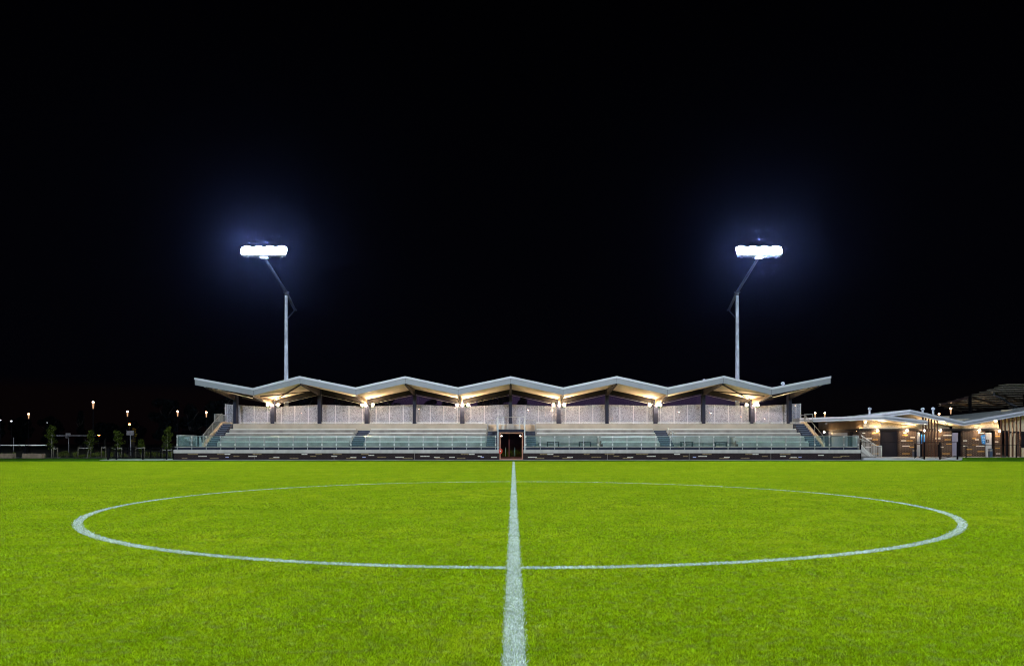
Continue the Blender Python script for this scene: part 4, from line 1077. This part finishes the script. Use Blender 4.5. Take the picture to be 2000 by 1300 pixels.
rail_fence([gp(1870, 63.4, .1), gp(2080, 63.4, .1)], 1.14, [.08, .546, .9], 'thin dark rail in front of the clubhouse doors at the right edge', rails=(1.0,), pw=.035, r=.02)
rail_fence([(X(1788, 62.6), 62.6, .16), (X(1833, 63.6), 63.6, .16)], 1.18, [0, 1], 'short tan topped rail slanting behind the gate', rails=(1.0,), topmat='timber', group='ramp rails')

# ------------------------------------------------------------------ trees, shrubs, boards on the left
def leaf_cloud(name, blobs, n, size, mat, parent, flat=.6):
    """blobs: (x,y,z,rx,ry,rz,weight) volumes filled with leaf faces, fewer in the middle"""
    wts = np.array([b_[6] for b_ in blobs], float); wts /= wts.sum()
    pick = rng.choice(len(blobs), n, p=wts); B_ = np.array([b_[:6] for b_ in blobs])[pick]
    d = rng.normal(size=(n, 3)); d /= np.linalg.norm(d, axis=1)[:, None]; rr = rng.random(n) ** .45
    c = B_[:, :3] + d * rr[:, None] * B_[:, 3:6]
    a = rng.normal(size=(n, 3)); a /= np.linalg.norm(a, axis=1)[:, None]; e_ = rng.normal(size=(n, 3)); e_ -= (e_ * a).sum(1)[:, None] * a; e_ /= np.linalg.norm(e_, axis=1)[:, None]
    s1 = size * rng.uniform(.5, 1.3, n)[:, None]; s2 = s1 * flat
    V = np.stack([c - a * s1, c + e_ * s2, c + a * s1, c - e_ * s2], 1).reshape(-1, 3)
    org = ORG[parent.name]; V -= np.array(org)
    me = bpy.data.meshes.new(name); me.from_pydata(V.tolist(), [], [tuple(range(4 * i, 4 * i + 4)) for i in range(n)])
    me.materials.append(M[mat]); at = me.attributes.new('tint', 'FLOAT', 'POINT'); at.data.foreach_set('value', np.repeat(rng.random(n), 4).astype(np.float32))
    o = bpy.data.objects.new(name, me); C.objects.link(o); o.parent = parent; ORG[o.name] = org
    return o
def young_tree(px, pytop, pybot, Y_, w, lab, lean=0, gap=.0, lower=True):
    x = X(px, Y_); zt_ = Z(pytop, Y_); e = empty('young_tree', (x, Y_, 0), lab, 'tree', 'young staked trees')
    b = MB(); tx = x + lean
    b.tube((x, Y_, 0), ((x + tx) / 2, Y_, zt_ * .5), .045, .032, n=8); b.tube(((x + tx) / 2, Y_, zt_ * .5), (tx, Y_, zt_ * .93), .032, .010, n=8)
    for i in range(9):
        z = zt_ * (.3 + .065 * i); a = i * 2.4; r = w * (.8 - .04 * i); xx = x + lean * z / zt_
        b.tube((xx, Y_, z), (xx + r * math.cos(a), Y_ + r * math.sin(a), z + .28), .014, .005, n=5)
    b.build('trunk', 'bark_pale', e)
    blobs = []
    n = 26
    for i in range(n):
        t = (i + .5) / n; z = zt_ * (.26 + .72 * t); ww = w * (.55 + .75 * math.sin(math.pi * min(1, t * 1.05)) ** .7) * random.uniform(.5, 1)
        a = random.uniform(0, 6.28); rr = ww * random.uniform(.2, .75)
        blobs.append((x + lean * z / zt_ + rr * math.cos(a), Y_ + rr * math.sin(a), z, .24, .24, .20, 1 if t > .5 else .55))
    leaf_cloud('crown', blobs, 760, .075, 'leaf', e)
    return e
young_tree(101, 831, 893, 66.8, .62, 'leftmost young tree, tall and sparse, beside the end of the white rail')
young_tree(170, 841, 893, 66.8, .60, 'young tree leaning right towards the tall park lamp', lean=.45)
young_tree(230, 840, 893, 66.5, .62, 'young tree with a dense round head left of the square backboard')
young_tree(327, 834, 893, 64.5, .62, 'young tree right beside the left end of the grandstand')
young_tree(276, 858, 893, 66.2, .25, 'thin bare sapling in the stakes below the square backboard')
def stakes(pxs, pyt, Y_, lab):
    e = empty('tree_stakes', (X(pxs[0], Y_), Y_, 0), lab, 'tree stakes', 'timber stakes and ties of the young trees')
    for px in pxs: MB().tube((X(px, Y_), Y_, 0), (X(px, Y_) + .03, Y_, Z(pyt, Y_)), .035, .03, n=7).build('stake', 'stake', e)
    b = MB(); z = Z(pyt + 1.5, Y_)
    for a, c in zip(pxs[:-1], pxs[1:]):
        m = (X(a, Y_) + X(c, Y_)) / 2
        b.bar((X(a, Y_), Y_, z), (m, Y_ + .05, z - .08), .012, .05); b.bar((m, Y_ + .05, z - .08), (X(c, Y_), Y_, z), .012, .05)
    b.build('tie', 'concrete', e)
stakes((104, 112), 873, 66.4, 'pale stakes right of the leftmost young tree'); stakes((152, 177), 872, 66.4, 'pair of stakes around the leaning young tree'); stakes((214, 237), 873, 66.1, 'pair of stakes around the round headed young tree')
stakes((265, 282), 872, 65.8, 'stakes holding the thin bare sapling'); stakes((317, 335), 876, 64.1, 'stakes around the young tree beside the grandstand'); stakes((198, 206), 871, 66.6, 'small pale stakes between the tall park lamp and the gate')
shr = [(10, 17, .55), (24, 10, .6), (63, 6, .45), (84, 7, .35), (118, 14, .62), (131, 14, .66), (146, 12, .62), (160, 8, .4), (176, 9, .5), (190, 14, .66), (203, 13, .7), (216, 10, .6), (243, 12, .5), (290, 16, .72), (302, 13, .62), (316, 12, .6), (333, 9, .8)]
for i, (px, wpx, h) in enumerate(shr):
    Y_ = 68.0 + (i % 3) * .35; w = wpx * Y_ / F / 2 * 1.15; x = X(px, Y_)
    side = ['at the left edge of the photo', 'on the left sandstone block', 'behind the right sandstone block', 'at the end of the sandstone block', 'right of the first young tree', 'rounded, second right of the first young tree', 'third right of the first young tree', 'small, left of the leaning tree', 'under the leaning young tree', 'just right of the tall park lamp', 'second right of the tall park lamp', 'left of the gate post', 'under the round headed young tree', 'broad, right of the bare sapling', 'middle one between the sapling and the last tree', 'left foot of the last young tree', 'tallest, touching the grandstand corner'][i]
    e = empty('shrub', (x, Y_, 0), 'low olive green shrub ' + side, 'shrub', 'shrubs behind the black fence')
    blobs = [(x + random.uniform(-.6, .6) * w, Y_ + random.uniform(-.3, .3), h * random.uniform(.35, .75), w * .45, .3, h * .33, 1) for _ in range(7)]
    leaf_cloud('foliage', blobs, 420, .06, 'leaf_shrub', e, .35)
    b = MB()
    for _ in range(5): b.tube((x, Y_, 0), (x + random.uniform(-w, w) * .6, Y_ + random.uniform(-.2, .2), h * .6), .012, .006, n=4)
    b.build('stem', 'bark', e)
for i, (a, c, t, bt) in enumerate(((3, 27, 885, 891), (46, 84.5, 885.3, 891.8))):
    Y_ = 69.0 if i else 69.5
    e = MB(); x0, x1 = X(a, 67.6), X(c, 67.6); e.box(x0, x1, 67.4, 67.9, .0, Z(t, 67.4))
    n_ = 3 + i
    for k_ in range(1, n_): e.box(x0 + (x1 - x0) * k_ / n_ - .01, x0 + (x1 - x0) * k_ / n_ + .01, 67.39, 67.395, .02, Z(t, 67.4) - .01, 1)
    tag(e.build('stone_block', ['sandstone', 'bark']), 'long low sandstone seat block, %s one of two at the left edge' % ['shorter left', 'longer right'][i], 'stone block', 'sandstone seat blocks')
def backboard(px0, px1, py0, py1, Y_, pyb, lab, mat='board', hoop=False):
    xc = X((px0 + px1) / 2, Y_); e = empty('backboard_post', (xc, Y_, 0), lab, 'basketball hoop', 'court backboards')
    b = MB(); b.box(X(px0, Y_), X(px1, Y_), Y_ - .03, Y_ + .03, Z(py1, Y_), Z(py0, Y_)); b.build('backboard', mat, e)
    MB().tube((xc, Y_ + .1, 0), (xc, Y_ + .1, Z(py1, Y_) + .1), .05, n=8).build('pole', 'rail_dull', e)
    if hoop:
        b = MB(); zc = Z(py1, Y_) - .05
        for i in range(12):
            a0, a1 = 2 * math.pi * i / 12, 2 * math.pi * (i + 1) / 12
            b.tube((xc + .23 * math.cos(a0), Y_ - .3 + .23 * math.sin(a0), zc), (xc + .23 * math.cos(a1), Y_ - .3 + .23 * math.sin(a1), zc), .02, n=5)
            b.tube((xc + .23 * math.cos(a0), Y_ - .3 + .23 * math.sin(a0), zc), (xc + .12 * math.cos(a0 + .4), Y_ - .3 + .12 * math.sin(a0 + .4), zc - .4), .012, n=4)
        b.build('hoop', 'board', e)
backboard(247.3, 261.2, 840.5, 849.4, 82, 893, 'square grey backboard on a thin pole between the young trees')
backboard(128.6, 138, 845.5, 849, 96, 880, 'small distant basketball board over the long pale line', hoop=True)
e = empty('shelter', (X(132, 95), 95, 0), 'thin pale roof edge of a far court shelter between two young trees', 'shelter')
MB().box(X(94, 95), X(170, 95), 94.9, 97, Z(851, 95), Z(849.3, 95)).build('roof', 'board', e)
b = MB()
for px in (98, 166): b.tube((X(px, 96), 96, 0), (X(px, 96), 96, Z(851, 96)), .05, n=8)
b.build('post', 'dark_steel', e)
for i, px in enumerate((26.5,)):
    e = empty('marker_post', (X(px, 95), 95, 0), 'slim pale post far off above the white rail', 'post'); b = MB(); b.tube((X(px, 95), 95, 0), (X(px, 95), 95, Z(855, 95)), .05, n=8); b.ball((X(px, 95), 95, Z(855, 95)), .07, .07, .07); b.build('shaft', 'rail_dull', e)

# ------------------------------------------------------------------ far trees, dark against the night sky
def far_tree(px, pyt, Y_, wpx, lab, shape='round', mat='leaf_far', n=2400, size=.42):
    x = X(px, Y_); zt_ = Z(pyt, Y_); w = wpx * Y_ / F / 2
    e = empty('far_tree', (x, Y_, 0), lab, 'tree', 'big dark trees beyond the ground')
    b = MB(); b.tube((x, Y_, 0), (x, Y_, zt_ * .75), .35, .10, n=8)
    for i in range(6):
        a = i * 1.1 + .4; b.tube((x, Y_, zt_ * (.35 + .05 * i)), (x + .7 * w * math.cos(a), Y_ + .7 * w * math.sin(a), zt_ * (.55 + .06 * i)), .13, .04, n=6)
    b.build('trunk', 'bark_dark', e)
    blobs = []
    for i in range(34):
        if shape == 'cone':
            t = random.random(); z = zt_ * (.15 + .83 * t); ww = w * (1 - t) ; rr = ww * random.uniform(.1, .9); s_ = max(.35, ww * .35)
        else:
            t = random.uniform(-1, 1); z = zt_ * (.6 + .34 * t); ww = w * math.sqrt(max(.05, 1 - t * t * .85)); rr = ww * random.uniform(.1, .85); s_ = w * random.uniform(.16, .32)
        a = random.uniform(0, 6.28); blobs.append((x + rr * math.cos(a), Y_ + rr * math.sin(a), z, s_, s_, s_ * .8, s_ * s_))
    leaf_cloud('crown', blobs, n, size, mat, e)
fts = [(-15, 800, 150, 50, 'round'), (40, 815, 165, 56, 'round'), (98, 812, 170, 50, 'round'), (158, 803, 160, 26, 'cone'), (205, 826, 170, 60, 'round'), (262, 822, 160, 44, 'round'), (322, 778, 118, 70, 'round'), (372, 790, 125, 60, 'round'),
       (430, 760, 130, 80, 'round'), (842, 778, 125, 44, 'round'), (872, 779, 128, 36, 'round'), (905, 776, 132, 34, 'round'), (945, 766, 122, 60, 'round'), (985, 762, 120, 50, 'round'), (1020, 772, 125, 46, 'round'), (755, 765, 130, 90, 'round'), (668, 762, 132, 90, 'round'), (590, 764, 134, 70, 'round')]
fl = ['cut by the left edge of the photo', 'broad one behind the leftmost park lamp', 'above the leftmost young tree', 'pointed conifer left of the tall park lamp', 'low one right of the tall park lamp', 'behind the orange lamp', 'tall one right of the square backboard', 'between the two lamps nearest the grandstand', 'behind the left roof tip', 'left of the group seen through the glazing past the fifth column', 'middle of the group seen through the glazing past the fifth column', 'seen behind the sixth column', 'left of the central column, seen through the glazing', 'behind the central column', 'right of the central column against the purple sky', 'behind the fourth and fifth columns', 'behind the third and fourth columns', 'behind the second and third columns']
for (px, pyt, Y_, w, shp), lab in zip(fts, fl): far_tree(px, pyt, Y_, w, 'big dark tree ' + lab, shp)
far_tree(261, 832, 121, 10, 'small tree lit orange by the street lamp above the square backboard', mat='leaf_lit', n=500, size=.18)

# ------------------------------------------------------------------ thin night haze that glows round the floodlights
b = MB(); b.box(-760, 760, -320, 920, -1.3, 26); hz = b.build('haze', [])
m = bpy.data.materials.new('haze'); m.use_nodes = True; n, l = m.node_tree.nodes, m.node_tree.links; n.clear()
o = n.new('ShaderNodeOutputMaterial'); v = n.new('ShaderNodeVolumePrincipled'); v.inputs['Color'].default_value = (.28, .38, 1, 1)
v.inputs['Density'].default_value = HAZE; v.inputs['Anisotropy'].default_value = .965; l.new(v.outputs[0], o.inputs['Volume'])
hz.data.materials.append(m); tag(hz, kind='stuff')
